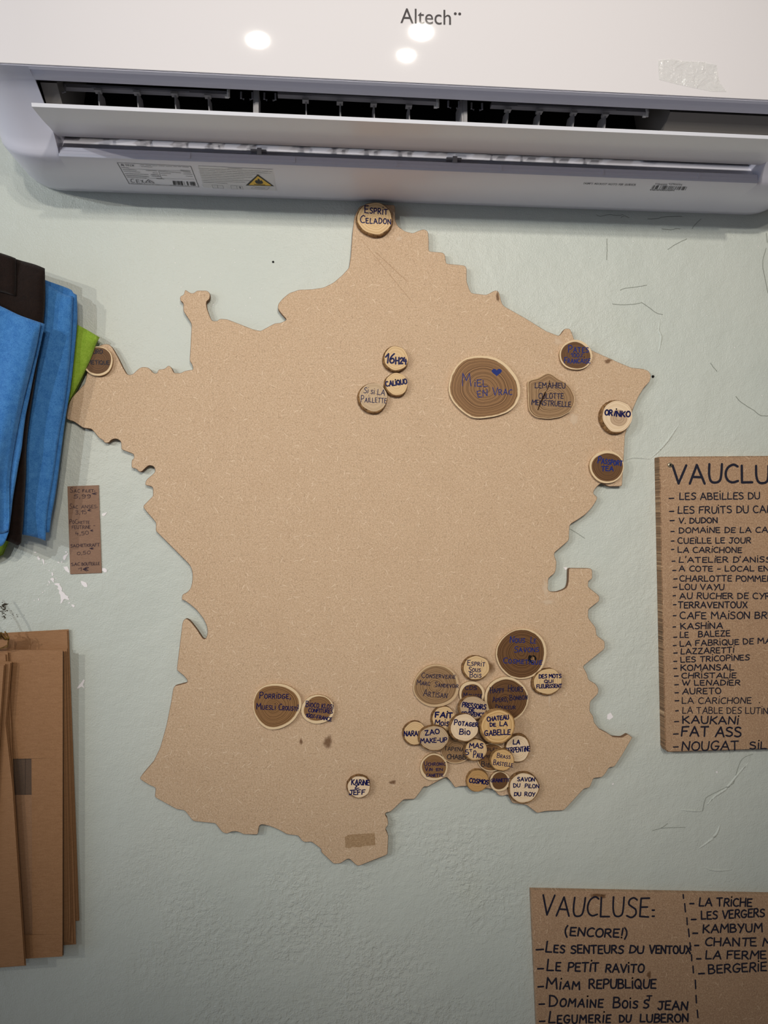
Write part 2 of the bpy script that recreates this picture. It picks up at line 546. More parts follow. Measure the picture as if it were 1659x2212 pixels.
# ------------------------------------------------------------------ handwriting
GL = {
 'A': (.72, [[(0, 0), (.37, 1), (.72, 0)], [(.13, .36), (.61, .34)]]),
 'B': (.58, [[(0, 0), (.02, 1)], ['s', (.0, .98), (.36, .97), (.48, .78), (.36, .57), (.04, .52)], ['s', (.04, .52), (.42, .5), (.58, .27), (.42, .04), (0, 0)]]),
 'C': (.6, [['s', (.58, .9), (.36, 1), (.1, .82), (0, .48), (.09, .15), (.32, 0), (.6, .08)]]),
 'D': (.62, [[(.02, 0), (.02, 1)], ['s', (.0, 1), (.38, .92), (.62, .52), (.44, .1), (0, 0)]]),
 'E': (.52, [[(.5, .98), (.02, .96), (.02, .02), (.52, 0)], [(.02, .5), (.42, .52)]]),
 'F': (.52, [[(.54, 1), (.02, .95), (0, 0)], [(.02, .5), (.42, .52)]]),
 'G': (.66, [['s', (.6, .88), (.36, 1), (.08, .8), (0, .45), (.12, .1), (.42, 0), (.6, .18), (.62, .4)], [(.36, .42), (.68, .42)]]),
 'H': (.62, [[(0, 0), (.02, 1)], [(.6, 0), (.62, 1)], [(.01, .5), (.61, .52)]]),
 'I': (.08, [[(.04, 0), (.04, 1)]]),
 '|': (.08, [[(.04, 0), (.04, .82)], [(.05, 1.17), (.06, 1.2)]]),
 'J': (.52, [[(.1, .98), (.58, 1)], ['s', (.38, .98), (.4, .35), (.3, .05), (.1, .02), (0, .16)]]),
 'K': (.6, [[(0, 0), (.02, 1)], [(.56, .98), (.04, .46)], [(.14, .54), (.6, 0)]]),
 'L': (.5, [[(.02, 1), (0, .02), (.5, .03)]]),
 'M': (.8, [[(0, 0), (.08, 1), (.4, .42), (.72, 1), (.8, 0)]]),
 'N': (.62, [[(0, 0), (.03, .98), (.58, .02), (.62, 1)]]),
 'O': (.66, [['s', (.34, 1), (.1, .85), (0, .48), (.12, .1), (.36, 0), (.58, .14), (.66, .5), (.56, .86), (.34, 1), (.2, .97)]]),
 'P': (.54, [[(0, 0), (.02, .98)], ['s', (0, .97), (.34, 1), (.54, .8), (.42, .52), (.03, .44)]]),
 'Q': (.68, [['s', (.34, 1), (.1, .85), (0, .48), (.12, .1), (.36, 0), (.58, .14), (.66, .5), (.56, .86), (.34, 1)], [(.4, .26), (.7, -.06)]]),
 'R': (.58, [[(0, 0), (.02, .98)], ['s', (0, .97), (.34, 1), (.5, .8), (.4, .55), (.03, .48)], [(.2, .5), (.58, 0)]]),
 'S': (.54, [['s', (.52, .9), (.32, 1), (.1, .9), (.06, .68), (.26, .54), (.48, .4), (.5, .16), (.28, 0), (0, .08)]]),
 'T': (.62, [[(0, .97), (.62, 1)], [(.31, .98), (.3, 0)]]),
 'U': (.62, [['s', (0, 1), (.01, .4), (.12, .06), (.34, 0), (.54, .12), (.6, .5), (.61, 1)]]),
 'V': (.66, [[(0, 1), (.32, 0), (.66, 1)]]),
 'W': (.9, [[(0, 1), (.24, 0), (.48, .7), (.66, 0), (.92, 1)]]),
 'X': (.6, [[(0, 1), (.6, 0)], [(.58, 1), (.02, 0)]]),
 'Y': (.6, [[(0, 1), (.3, .48)], [(.6, 1), (.18, -.05)]]),
 'Z': (.58, [[(.03, .97), (.55, 1), (0, .02), (.58, 0)]]),
 '0': (.56, [['s', (.28, 1), (.06, .8), (0, .45), (.12, .06), (.3, 0), (.5, .16), (.56, .55), (.46, .9), (.28, 1)]]),
 '1': (.34, [[(0, .62), (.32, 1), (.3, 0)]]),
 '2': (.5, [['s', (.02, .78), (.16, .98), (.4, .94), (.46, .7), (.24, .36), (0, .02)], [(0, .02), (.5, .03)]]),
 '3': (.5, [['s', (.02, .94), (.3, 1), (.46, .8), (.2, .55), (.46, .36), (.42, .06), (0, .04)]]),
 '4': (.5, [[(.14, 1), (0, .42), (.5, .44)], [(.38, .72), (.36, -.05)]]),
 '5': (.5, [[(.48, 1), (.08, .97), (.04, .58)], ['s', (.04, .58), (.36, .6), (.5, .3), (.34, .02), (0, .04)]]),
 '6': (.5, [['s', (.46, 1), (.16, .7), (0, .28), (.16, .01), (.42, .06), (.5, .3), (.32, .5), (.06, .34)]]),
 '9': (.46, [['s', (.42, .8), (.22, 1), (.02, .8), (.1, .56), (.34, .58), (.43, .85), (.44, .4), (.34, .06), (.08, .02)]]),
 '%': (.6, [[(.58, 1), (.04, 0)], [(.08, .86), (.14, .8)], [(.48, .2), (.54, .14)]]),
 '&': (.6, [['s', (.5, .85), (.3, 1), (.14, .8), (.3, .56), (.05, .3), (.1, .04), (.6, .1)]]),
 '-': (.4, [[(.02, .42), (.38, .44)]]),
 ',': (.12, [[(.1, .1), (.02, -.2)]]),
 '.': (.08, [[(.03, .02), (.06, .02)]]),
 "'": (.08, [[(.06, 1.15), (.02, .9)]]),
 '!': (.1, [[(.06, 1.1), (.05, .3)], [(.04, .02), (.07, .02)]]),
 ':': (.12, [[(.02, .42), (.12, .42)], [(.03, .1), (.13, .1)]]),
 '(': (.22, [['s', (.2, 1.2), (.02, .8), (.0, .3), (.14, -.15)]]),
 ')': (.22, [['s', (.02, 1.15), (.2, .8), (.22, .3), (.06, -.2)]]),
 '\u20ac': (.6, [['s', (.6, .9), (.4, 1), (.16, .7), (.14, .3), (.36, 0), (.6, .1)], [(0, .6), (.46, .62)], [(0, .4), (.42, .42)]]),
 'i': (.08, [[(.04, 0), (.04, .66)], [(.05, .98), (.06, 1.0)]]),
}


def catmull(p, n=5):
    if len(p) < 3:
        return p
    closed = p[0] == p[-1]
    out = []
    for i in range(len(p)-1):
        p0 = p[i-1] if i > 0 else (p[-2] if closed else p[0])
        p1, p2 = p[i], p[i+1]
        p3 = p[i+2] if i+2 < len(p) else (p[1] if closed else p[-1])
        for k in range(n):
            t = k/n
            out.append(tuple(0.5*(2*p1[a]+(p2[a]-p0[a])*t+(2*p0[a]-5*p1[a]+4*p2[a]-p3[a])*t*t+(3*p1[a]-p0[a]-3*p2[a]+p3[a])*t**3) for a in (0, 1)))
    out.append(p[-1])
    return out


RNG = random.Random(5)


def strokes(text):
    x, out, gap = 0.0, [], 0.2
    for ch in text:
        if ch == ' ':
            x += 0.42; continue
        sc = 1.0
        g = ch
        if ch.islower() and ch != 'i':
            g, sc = ch.upper(), 0.70
        w, ss = GL[g]
        dy = RNG.uniform(-.035, .035); sh = RNG.uniform(-.06, .08); hs = sc*RNG.uniform(.95, 1.05)
        for s in ss:
            pts = catmull(s[1:]) if s[0] == 's' else list(s)
            out.append([(x+(p[0]+sh*p[1])*sc, p[1]*hs+dy) for p in pts])
        x += w*sc+gap
    return out, max(x-gap, .05)


def ribbon(mb, pts, hw, toP0, m=0, out=Vector((0, -1, 0))):
    """a pen stroke; sharp turns start a new run so that every run keeps its full width"""
    P = [Vector((p[0], p[1])) for p in pts]
    run = [P[0]]
    for i in range(1, len(P)):
        run.append(P[i])
        if i < len(P)-1 and (P[i]-P[i-1]).length > 1e-9 and (P[i+1]-P[i]).length > 1e-9 and \
                (P[i]-P[i-1]).normalized().dot((P[i+1]-P[i]).normalized()) < .35:
            ribbon_run(mb, run, hw, toP0, m, out)
            run = [P[i]]
    ribbon_run(mb, run, hw, toP0, m, out)


def ribbon_run(mb, pts, hw, toP0, m=0, out=Vector((0, -1, 0))):
    """flat pen stroke with round ends; toP0 maps plane (a,b) to 3-D, later strokes lie a hair higher"""
    mb.k = getattr(mb, 'k', -1)+1
    lift = out*((mb.k % 9)*1.6e-5)
    toP = lambda p: toP0(p)+lift
    P = [Vector((p[0], p[1])) for p in pts]
    q = [P[0]]
    for p in P[1:]:
        if (p-q[-1]).length > hw*0.15:
            q.append(p)
    if len(q) == 1:
        q.append(q[0]+Vector((hw*0.1, 0)))
    L, R = [], []
    for i, p in enumerate(q):
        a = (p-q[i-1]).normalized() if i > 0 else (q[1]-p).normalized()
        b = (q[i+1]-p).normalized() if i < len(q)-1 else a
        t = a+b
        t = t.normalized() if t.length > 1e-3 else a
        n = Vector((-t.y, t.x))
        k = min(1.0/max(n.dot(Vector((-a.y, a.x))), 0.4), 1.5)
        L.append(p+n*hw*k); R.append(p-n*hw*k)
    base = len(mb.v)
    for l, r in zip(L, R):
        mb.v += [toP(l), toP(r)]
    for i in range(len(q)-1):
        j = base+2*i
        mb.f.append((j, j+1, j+3, j+2)); mb.m.append(m)
    for p in [q[0], q[-1]] + [q[i] for i in range(1, len(q)-1) if (q[i]-q[i-1]).normalized().dot((q[i+1]-q[i]).normalized()) < .8]:
        c = len(mb.v)
        for k in range(10):
            an = 2*math.pi*k/10
            mb.v.append(toP(p+Vector((math.cos(an), math.sin(an)))*hw)+out*0.8e-5)
        mb.f.append(tuple(range(c, c+10))); mb.m.append(m)


def write(mb, zf, text, x0, y0, x1, y1, h, sw, d, sc, m=0):
    """text on the plane d in front of the wall; baseline from (x0,y0) to (x1,y1) in zoom units"""
    A = at(*zf(x0, y0), d); B = at(*zf(x1, y1), d)
    hh = (at(*zf(x0, y0-h), d)-A).length
    u = Vector((B.x-A.x, B.z-A.z)); Ln = u.length; u.normalize(); vv = Vector((-u.y, u.x))
    px = (at(*zf(x0+1, y0), d)-A).length
    ss, w = strokes(text)
    for s in ss:
        pts = [Vector((A.x, A.z))+u*(p[0]*Ln/w)+vv*(p[1]*hh) for p in s]
        ribbon(mb, pts, sw*px*0.5, lambda p: Vector((p.x, -d, p.y)), m)


def dash(mb, zf, x0, y0, x1, y1, sw, d, m=0):
    A = at(*zf(x0, y0), d); B = at(*zf(x1, y1), d)
    px = (at(*zf(x0+1, y0), d)-A).length
    ribbon(mb, [(A.x, A.z), (B.x, B.z)], sw*px*0.5, lambda p: Vector((p.x, -d, p.y)), m)


def blob(name, px, py, rx, ry, d, mat, parent, seed=0, rag=0.25, smooth_s=True, n=22):
    rg = random.Random(seed)
    ph = [rg.uniform(0, 6.28) for _ in range(4)]
    c = at(px, py, d); k = (at(px+1, py, d)-c).length
    v, s = [c], [0.0]
    for i in range(n):
        a = 2*math.pi*i/n
        r = 1+rag*(.5*math.sin(2*a+ph[0])+.35*math.sin(3*a+ph[1])+.3*math.sin(5*a+ph[2]))
        v.append(c+Vector((math.cos(a)*rx*r*k, 0, math.sin(a)*ry*r*k))); s.append(1.0)
    f = [(0, 1+i, 1+(i+1) % n) for i in range(n)]
    return mesh_obj(name, v, f, mat, parent, None, None, False, {'s': s})


# ------------------------------------------------------------------ wall
mb = MB()
mb.quad((-3.2, 0, -1.6), (3.2, 0, -1.6), (3.2, 0, 1.5), (-3.2, 0, 1.5))
wall = mb.build('wall_back', M['wall'])
wall['kind'] = 'structure'

z = Z(0, 1160, 6.381)
CH = [[(745, 645), (780, 635), (825, 640), (822, 660), (850, 695), (855, 725), (850, 745), (885, 770), (905, 800), (945, 822), (935, 835), (958, 862), (945, 868), (890, 852), (872, 870), (855, 905), (828, 922), (840, 880), (832, 800), (812, 770), (818, 735), (790, 712), (805, 690), (790, 670), (760, 660)],
      [(875, 412), (930, 405), (945, 440), (960, 480), (955, 495), (925, 480), (900, 460)],
      [(1408, 430), (1450, 430), (1475, 455), (1468, 488), (1440, 485), (1405, 465)],
      [(1112, 612), (1130, 605), (1190, 630), (1207, 680), (1195, 692), (1160, 688), (1125, 650)],
      [(870, 270), (890, 250), (920, 238), (935, 215), (940, 235), (915, 270), (900, 310), (885, 322), (868, 300)],
      [(895, 200), (915, 195), (925, 210), (905, 222)],
      [(510, 275), (530, 262), (540, 285), (556, 290), (545, 322), (525, 312)],
      [(580, 305), (595, 298), (610, 330), (612, 380), (600, 370), (590, 345)],
      [(462, 205), (495, 203), (505, 215), (485, 220)],
      [(695, 572), (730, 562), (748, 580), (740, 600), (745, 625), (728, 622), (715, 600), (698, 592)],
      [(712, 490), (722, 485), (738, 515), (725, 540), (712, 528)],
      [(845, 335), (858, 328), (862, 350), (848, 362)], [(790, 345), (805, 338), (822, 355), (812, 362)],
      [(665, 610), (678, 600), (692, 635), (680, 642)], [(650, 655), (660, 650), (672, 665), (662, 670)],
      [(978, 932), (1005, 930), (1030, 942), (1025, 965), (1008, 970)], [(935, 908), (960, 900), (970, 908), (950, 916)],
      [(525, 850), (538, 845), (542, 875), (528, 878)], [(468, 870), (478, 868), (482, 878), (472, 882)],
      [(575, 765), (590, 758), (600, 768), (585, 774)], [(612, 735), (622, 732), (624, 742), (614, 744)],
      [(765, 568), (776, 562), (782, 574), (770, 580)], [(730, 452), (752, 446), (756, 452), (736, 458)],
      [(668, 460), (690, 458), (688, 466), (672, 468)], [(628, 365), (640, 362), (642, 372), (630, 374)],
      [(1000, 826), (1008, 824), (1009, 832), (1001, 834)]]
mb = MB()


def flat_poly(mb, pts, d, m=0):
    V = [at(p[0], p[1], d) for p in pts]
    b = len(mb.v); mb.v += V
    for tr in tessellate_polygon([[Vector((p.x, p.z, 0)) for p in V]]):
        a, b2, c = tr
        s = (V[b2].x-V[a].x)*(V[c].z-V[a].z)-(V[c].x-V[a].x)*(V[b2].z-V[a].z)
        mb.f.append((b+a, b+b2, b+c) if s > 0 else (b+a, b+c, b+b2)); mb.m.append(m)


for c in CH:
    flat_poly(mb, [z(*p) for p in c], 0.0004)
for c in ([(166, 1486), (176, 1474), (181, 1467), (183, 1470), (179, 1480), (183, 1487), (176, 1483), (168, 1488)],
          [(220, 1110), (232, 1106), (226, 1114), (221, 1115)],
          [(1312, 1544), (1319, 1539), (1325, 1549), (1317, 1555), (1311, 1553)],
          [(1217, 1225), (1226, 1226), (1222, 1232)], [(1323, 1692), (1326, 1692), (1325, 1695), (1322, 1695)],
          [(1547, 1666), (1550, 1666), (1550, 1670), (1547, 1670)]):
    flat_poly(mb, c, 0.0004)
rg = random.Random(8)
for _ in range(95):
    x, y = rg.choice([(rg.uniform(300, 760), rg.uniform(450, 720)), (rg.uniform(850, 1300), rg.uniform(470, 720)),
                      (rg.uniform(330, 640), rg.uniform(640, 800)), (rg.uniform(300, 1150), rg.uniform(1850, 2200)),
                      (rg.uniform(1250, 1650), rg.uniform(480, 960))])
    r = rg.uniform(.5, 1.3)
    flat_poly(mb, [(x-r, y), (x, y-r*.9), (x+r*.9, y+.2*r), (x+.1*r, y+r)], 0.0004)
ch = mb.build('bare_plaster_patches', M['chip'], wall)
ch['kind'] = 'structure'

mb = MB()
mr = MB()
zc = Z(1240, 440, 3.95)
DK = [[(395, 738), (440, 720), (520, 712), (620, 695)], [(330, 855), (400, 862), (500, 858), (580, 845)], [(580, 845), (640, 885), (700, 930), (755, 945)],
      [(750, 215), (830, 222), (875, 212), (905, 216)], [(800, 390), (870, 345), (960, 300)], [(1005, 215), (1040, 170), (1085, 130)],
      [(1165, 1360), (1190, 1395), (1220, 1430)], [(1380, 1645), (1420, 1690), (1480, 1730), (1530, 1760), (1590, 1805), (1655, 1810)],
      [(280, 300), (282, 380), (278, 480)], [(1640, 250), (1650, 330)], [(1640, 380), (1610, 500), (1630, 640), (1655, 760)],
      [(630, 130), (700, 128), (780, 112), (920, 108)], [(400, 118), (430, 105), (470, 120)], [(190, 95), (230, 108), (300, 92), (360, 100), (420, 95)]]
for c in DK:
    pts = [at(*zc(*p), 0.0003) for p in c]
    q = catmull([(p.x, p.z) for p in pts], 6)
    q = [(a+rg.uniform(-1, 1)*.0002, b+rg.uniform(-1, 1)*.0002) for a, b in q]
    ribbon(mb, q, 0.00035, lambda p: Vector((p.x, -0.0003, p.y)))
ze = Z(1140, 1020, 3.8142)
for c in ([(350, 468), (410, 505), (470, 545)],):
    pts = [at(*ze(*p), 0.0003) for p in c]
    ribbon(mb, [(p.x, p.z) for p in pts], 0.0003, lambda p: Vector((p.x, -0.0003, p.y)))
zd = Z(1240, 1620, 3.96)
for c in ([(670, 690), (745, 668), (800, 630)], [(745, 670), (850, 664), (950, 662)], [(1100, 520), (1120, 430), (1150, 395), (1280, 330), (1365, 285)], [(1365, 285), (1430, 90), (1530, 35)]):
    pts = [at(*zd(*p), 0.0003) for p in c]
    ribbon(mb, catmull([(p.x, p.z) for p in pts], 6), 0.0003, lambda p: Vector((p.x, -0.0003, p.y)))
ck = mb.build('hairline_cracks', M['crack'], wall); ck['kind'] = 'structure'
for c, zz in (([(900, 1880), (850, 1950), (800, 2020), (740, 2090), (700, 2130), (645, 2180)], zc), ([(645, 2180), (560, 2168), (500, 2165), (440, 2185)], zc),
              ([(735, 985), (722, 1080), (742, 1130), (735, 1200), (722, 1270)], zc),
              ([(910, 512), (1000, 518), (1100, 525)], zd), ([(1110, 1000), (1180, 1025), (1260, 1030), (1350, 1025)], zd),
              ([(1140, 470), (1200, 400), (1300, 330), (1400, 210), (1500, 100)], zd), ([(1250, 640), (1200, 740), (1060, 850)], zd)):
    pts = [at(*zz(*p), 0.0) for p in c]
    q = catmull([(p.x, p.z) for p in pts], 6)
    mr.tube([Vector((a, 0.0006, b)) for a, b in q], [0.0019*(0.4+0.6*math.sin(math.pi*i/(len(q)-1))) for i in range(len(q))], sides=8)
rd = mr.build('raised_filler_ridges', M['wall'], wall, None, True); rd['kind'] = 'structure'
mb = MB()
for k in range(70):
    if k < 44:
        x, y, r = rg.gauss(6, 4), rg.gauss(1318, 9), rg.uniform(.8, 2.4)
    else:
        x, y, r = rg.uniform(8, 52), rg.gauss(1329, 4), rg.uniform(.4, 1.1)
    a0 = rg.uniform(0, 6.28)
    flat_poly(mb, [(x+r*rg.uniform(.5, 1.3)*math.cos(a0+q*1.047), y+r*rg.uniform(.4, 1.0)*math.sin(a0+q*1.047)) for q in range(6)], 0.0004+k*2e-6)
flat_poly(mb, [(3, 1307), (10, 1303), (19, 1304.5), (12, 1307.5), (5, 1310)], 0.0004)
b_ = mb.build('mould_spots', M['mould'], wall); b_['kind'] = 'structure'

# ------------------------------------------------------------------ map
zA = Z(360, 560, 3.77); zB = Z(120, 720, 5.184); zN = Z(740, 420, 4.1475); zR = Z(980, 560, 3.6065)
zE = ze; zP = Z(840, 1560, 2.9625); zS = Z(540, 1640, 4.3658); zW = Z(280, 1320, 4.4243); zC = Z(260, 960, 5.027)
OUT = []
for zz, pts in (
 (zB, [(330, 560), (360, 400), (420, 220), (500, 130), (560, 118), (605, 125), (640, 165), (700, 270), (755, 385), (800, 460), (835, 467), (870, 455), (920, 405), (960, 378), (1020, 378), (1055, 395), (1085, 435), (1115, 452), (1140, 445), (1150, 405), (1200, 402), (1235, 390), (1255, 362), (1285, 368), (1305, 395), (1325, 445), (1410, 445), (1435, 425), (1480, 415), (1540, 408)]),
 (zA, [(215, 885), (208, 858), (187, 828), (195, 700), (203, 545), (200, 520), (135, 420), (137, 355), (108, 335), (110, 300), (140, 290), (150, 245), (190, 275), (220, 278), (245, 255), (330, 255), (355, 280), (350, 325), (322, 345), (325, 390), (345, 450), (370, 503), (415, 503), (430, 485), (490, 488), (600, 530), (700, 570), (765, 585), (810, 560), (880, 522), (930, 518), (980, 492), (940, 450), (905, 405), (908, 365), (945, 320), (1000, 275), (1080, 248), (1180, 245), (1280, 230), (1360, 190), (1430, 130), (1485, 70)]),
 (zN, [(75, 540), (90, 330), (105, 205), (150, 110), (220, 85), (470, 95), (472, 235), (500, 290), (560, 330), (630, 348), (680, 325), (730, 310), (765, 330), (772, 400), (772, 510), (900, 520), (920, 545), (928, 620), (1090, 635), (1112, 655), (1112, 780), (1135, 850), (1155, 885), (1290, 900), (1370, 857), (1400, 870), (1425, 970), (1445, 1000)]),
 (zR, [(560, 460), (720, 560), (820, 598), (845, 570), (865, 540), (905, 540), (920, 570), (940, 630), (1080, 712), (1200, 765), (1300, 810), (1385, 845), (1480, 855), (1520, 870), (1538, 905), (1530, 950), (1480, 1005), (1440, 1070), (1400, 1160), (1345, 1340), (1335, 1370), (1325, 1560), (1312, 1768)]),
 (zE, [(665, 118), (620, 90), (595, 95), (560, 130), (540, 160), (545, 185), (572, 200), (572, 225), (530, 290), (480, 345), (415, 390), (348, 430), (342, 480), (340, 560), (290, 605), (218, 665), (220, 690), (238, 740), (232, 800), (225, 830), (170, 875), (165, 970), (190, 985), (245, 985), (300, 965), (325, 945), (335, 900), (338, 790), (520, 792), (532, 810), (532, 880), (500, 895), (497, 945), (590, 1020), (592, 1060), (500, 1130), (498, 1200), (560, 1280), (568, 1345), (635, 1395), (635, 1455), (455, 1600), (490, 1665), (500, 1710), (560, 1745), (585, 1785), (580, 1825), (515, 1890), (510, 1970), (540, 2010), (545, 2060), (590, 2115), (660, 2150), (700, 2180), (780, 2185), (825, 2155), (860, 2185)]),
 (zP, [(1560, 98), (1540, 130), (1500, 200), (1445, 285), (1410, 290), (1385, 330), (1365, 353), (1310, 358), (1295, 395), (1285, 420), (1250, 425), (1190, 490), (1120, 565), (1000, 570), (950, 583), (880, 530), (790, 518), (762, 462), (735, 473), (705, 470), (670, 430), (640, 425), (560, 412), (500, 410), (455, 410), (425, 422), (400, 385), (370, 350), (300, 385), (245, 415), (225, 410), (205, 440), (165, 493), (95, 495), (10, 575)]),
 (zS, [(1280, 503), (1275, 525), (1300, 560), (1305, 620), (1275, 655), (1305, 715), (1298, 900), (1020, 1010), (990, 990), (940, 940), (915, 942), (850, 985), (790, 988), (670, 875), (675, 850), (580, 778), (530, 785), (495, 775), (455, 722), (350, 710), (280, 670), (190, 632), (110, 613), (85, 630), (75, 712)]),
 (zW, [(1090, 2135), (1050, 2115), (1010, 2105), (970, 2110), (930, 2130), (885, 2115), (820, 2030), (620, 2010), (600, 2000), (525, 1905), (450, 1895), (240, 1780), (250, 1690), (180, 1660), (95, 1605), (110, 1575), (230, 1435), (290, 1310), (350, 1100), (400, 850), (415, 745), (430, 715), (550, 685), (555, 665), (520, 620), (450, 565), (470, 400), (505, 110), (520, 80), (545, 70), (580, 95), (640, 170), (695, 255), (715, 270), (735, 255), (747, 200)]),
 (zC, [(945, 2010), (935, 1960), (900, 1890), (830, 1800), (760, 1740), (690, 1690), (665, 1690), (672, 1630), (720, 1610), (760, 1570), (780, 1500), (785, 1410), (770, 1340), (740, 1295), (400, 955), (385, 940), (388, 850), (250, 690), (250, 665), (355, 560), (355, 480), (340, 455), (275, 445), (268, 425), (285, 380), (370, 310), (380, 280), (365, 240), (320, 225), (290, 240), (230, 298), (205, 300), (170, 262), (120, 255), (122, 170), (150, 150), (145, 105), (10, 55)]),
 (zB, [(735, 1220), (710, 1190), (665, 1178), (620, 1195), (600, 1225), (550, 1230), (535, 1200), (490, 1175), (420, 1090), (395, 1068), (310, 1060), (200, 985), (140, 970), (115, 945), (105, 870), (180, 720)])):
    OUT += [zz(*p) for p in pts]
OUT = [tuple(p) for p in chaikin(OUT, 2.2, 2)]
MAPD = 0.0095
cpt = at(800, 1160, 0)
mapo = empty('map_panel', (cpt.x, -0.0005, cpt.z), 'large fibreboard cut-out map of France hung on the sage wall', 'wall map')
slab('board', OUT, 0.0030, MAPD, [M['mdf'], M['mdf_side']], mapo, mapo.location)
mb = MB()
flat_poly(mb, [zS(*p) for p in [(895, 735), (930, 712), (1030, 705), (1175, 697), (1182, 810), (1075, 820), (1030, 832), (960, 825), (945, 840), (900, 838)]], MAPD+0.00015)
tag(mb.build('tape_residue', M['residue'], mapo, mapo.location), 'brown patch of old tape residue')
STN = [('brown_stain', 708, 1603, 13, 15, 'stain'), ('brown_stain', 848, 1690, 8, 6, 'stain'), ('brown_stain', 1313, 780, 10, 6, 'stain'),
       ('brown_stain', 650, 1602, 4, 10, 'stain'), ('glue_mark', 1187, 1512, 4, 22, 'glue'), ('glue_mark', 1178, 1270, 10, 24, 'glue'), ('glue_mark', 1183, 1300, 22, 6, 'glue'),
       ('glue_mark', 1240, 905, 12, 20, 'glue'), ('glue_mark', 862, 515, 10, 8, 'glue'), ('slice_ghost_mark', 1049, 1439, 24, 22, 'ghost'),
       ('glue_mark', 1205, 738, 14, 10, 'glue'), ('brown_stain', 1075, 640, 4, 14, 'stain')]
for i, (nm, x, y, rx, ry, mt) in enumerate(STN):
    blob(nm, x, y, rx, ry, MAPD+0.0002, M[mt], mapo, i, .3)
mb = MB()
for a, b, w_ in (((165, 400), (620, 960), 6), ((300, 520), (580, 780), 9)):
    dash(mb, zN, a[0], a[1], b[0], b[1], w_*.6, MAPD+0.00018)
mb.build('scratch', plain('scratch_brown', (184, 152, 122), 0.7, 0.2), mapo, mapo.location)


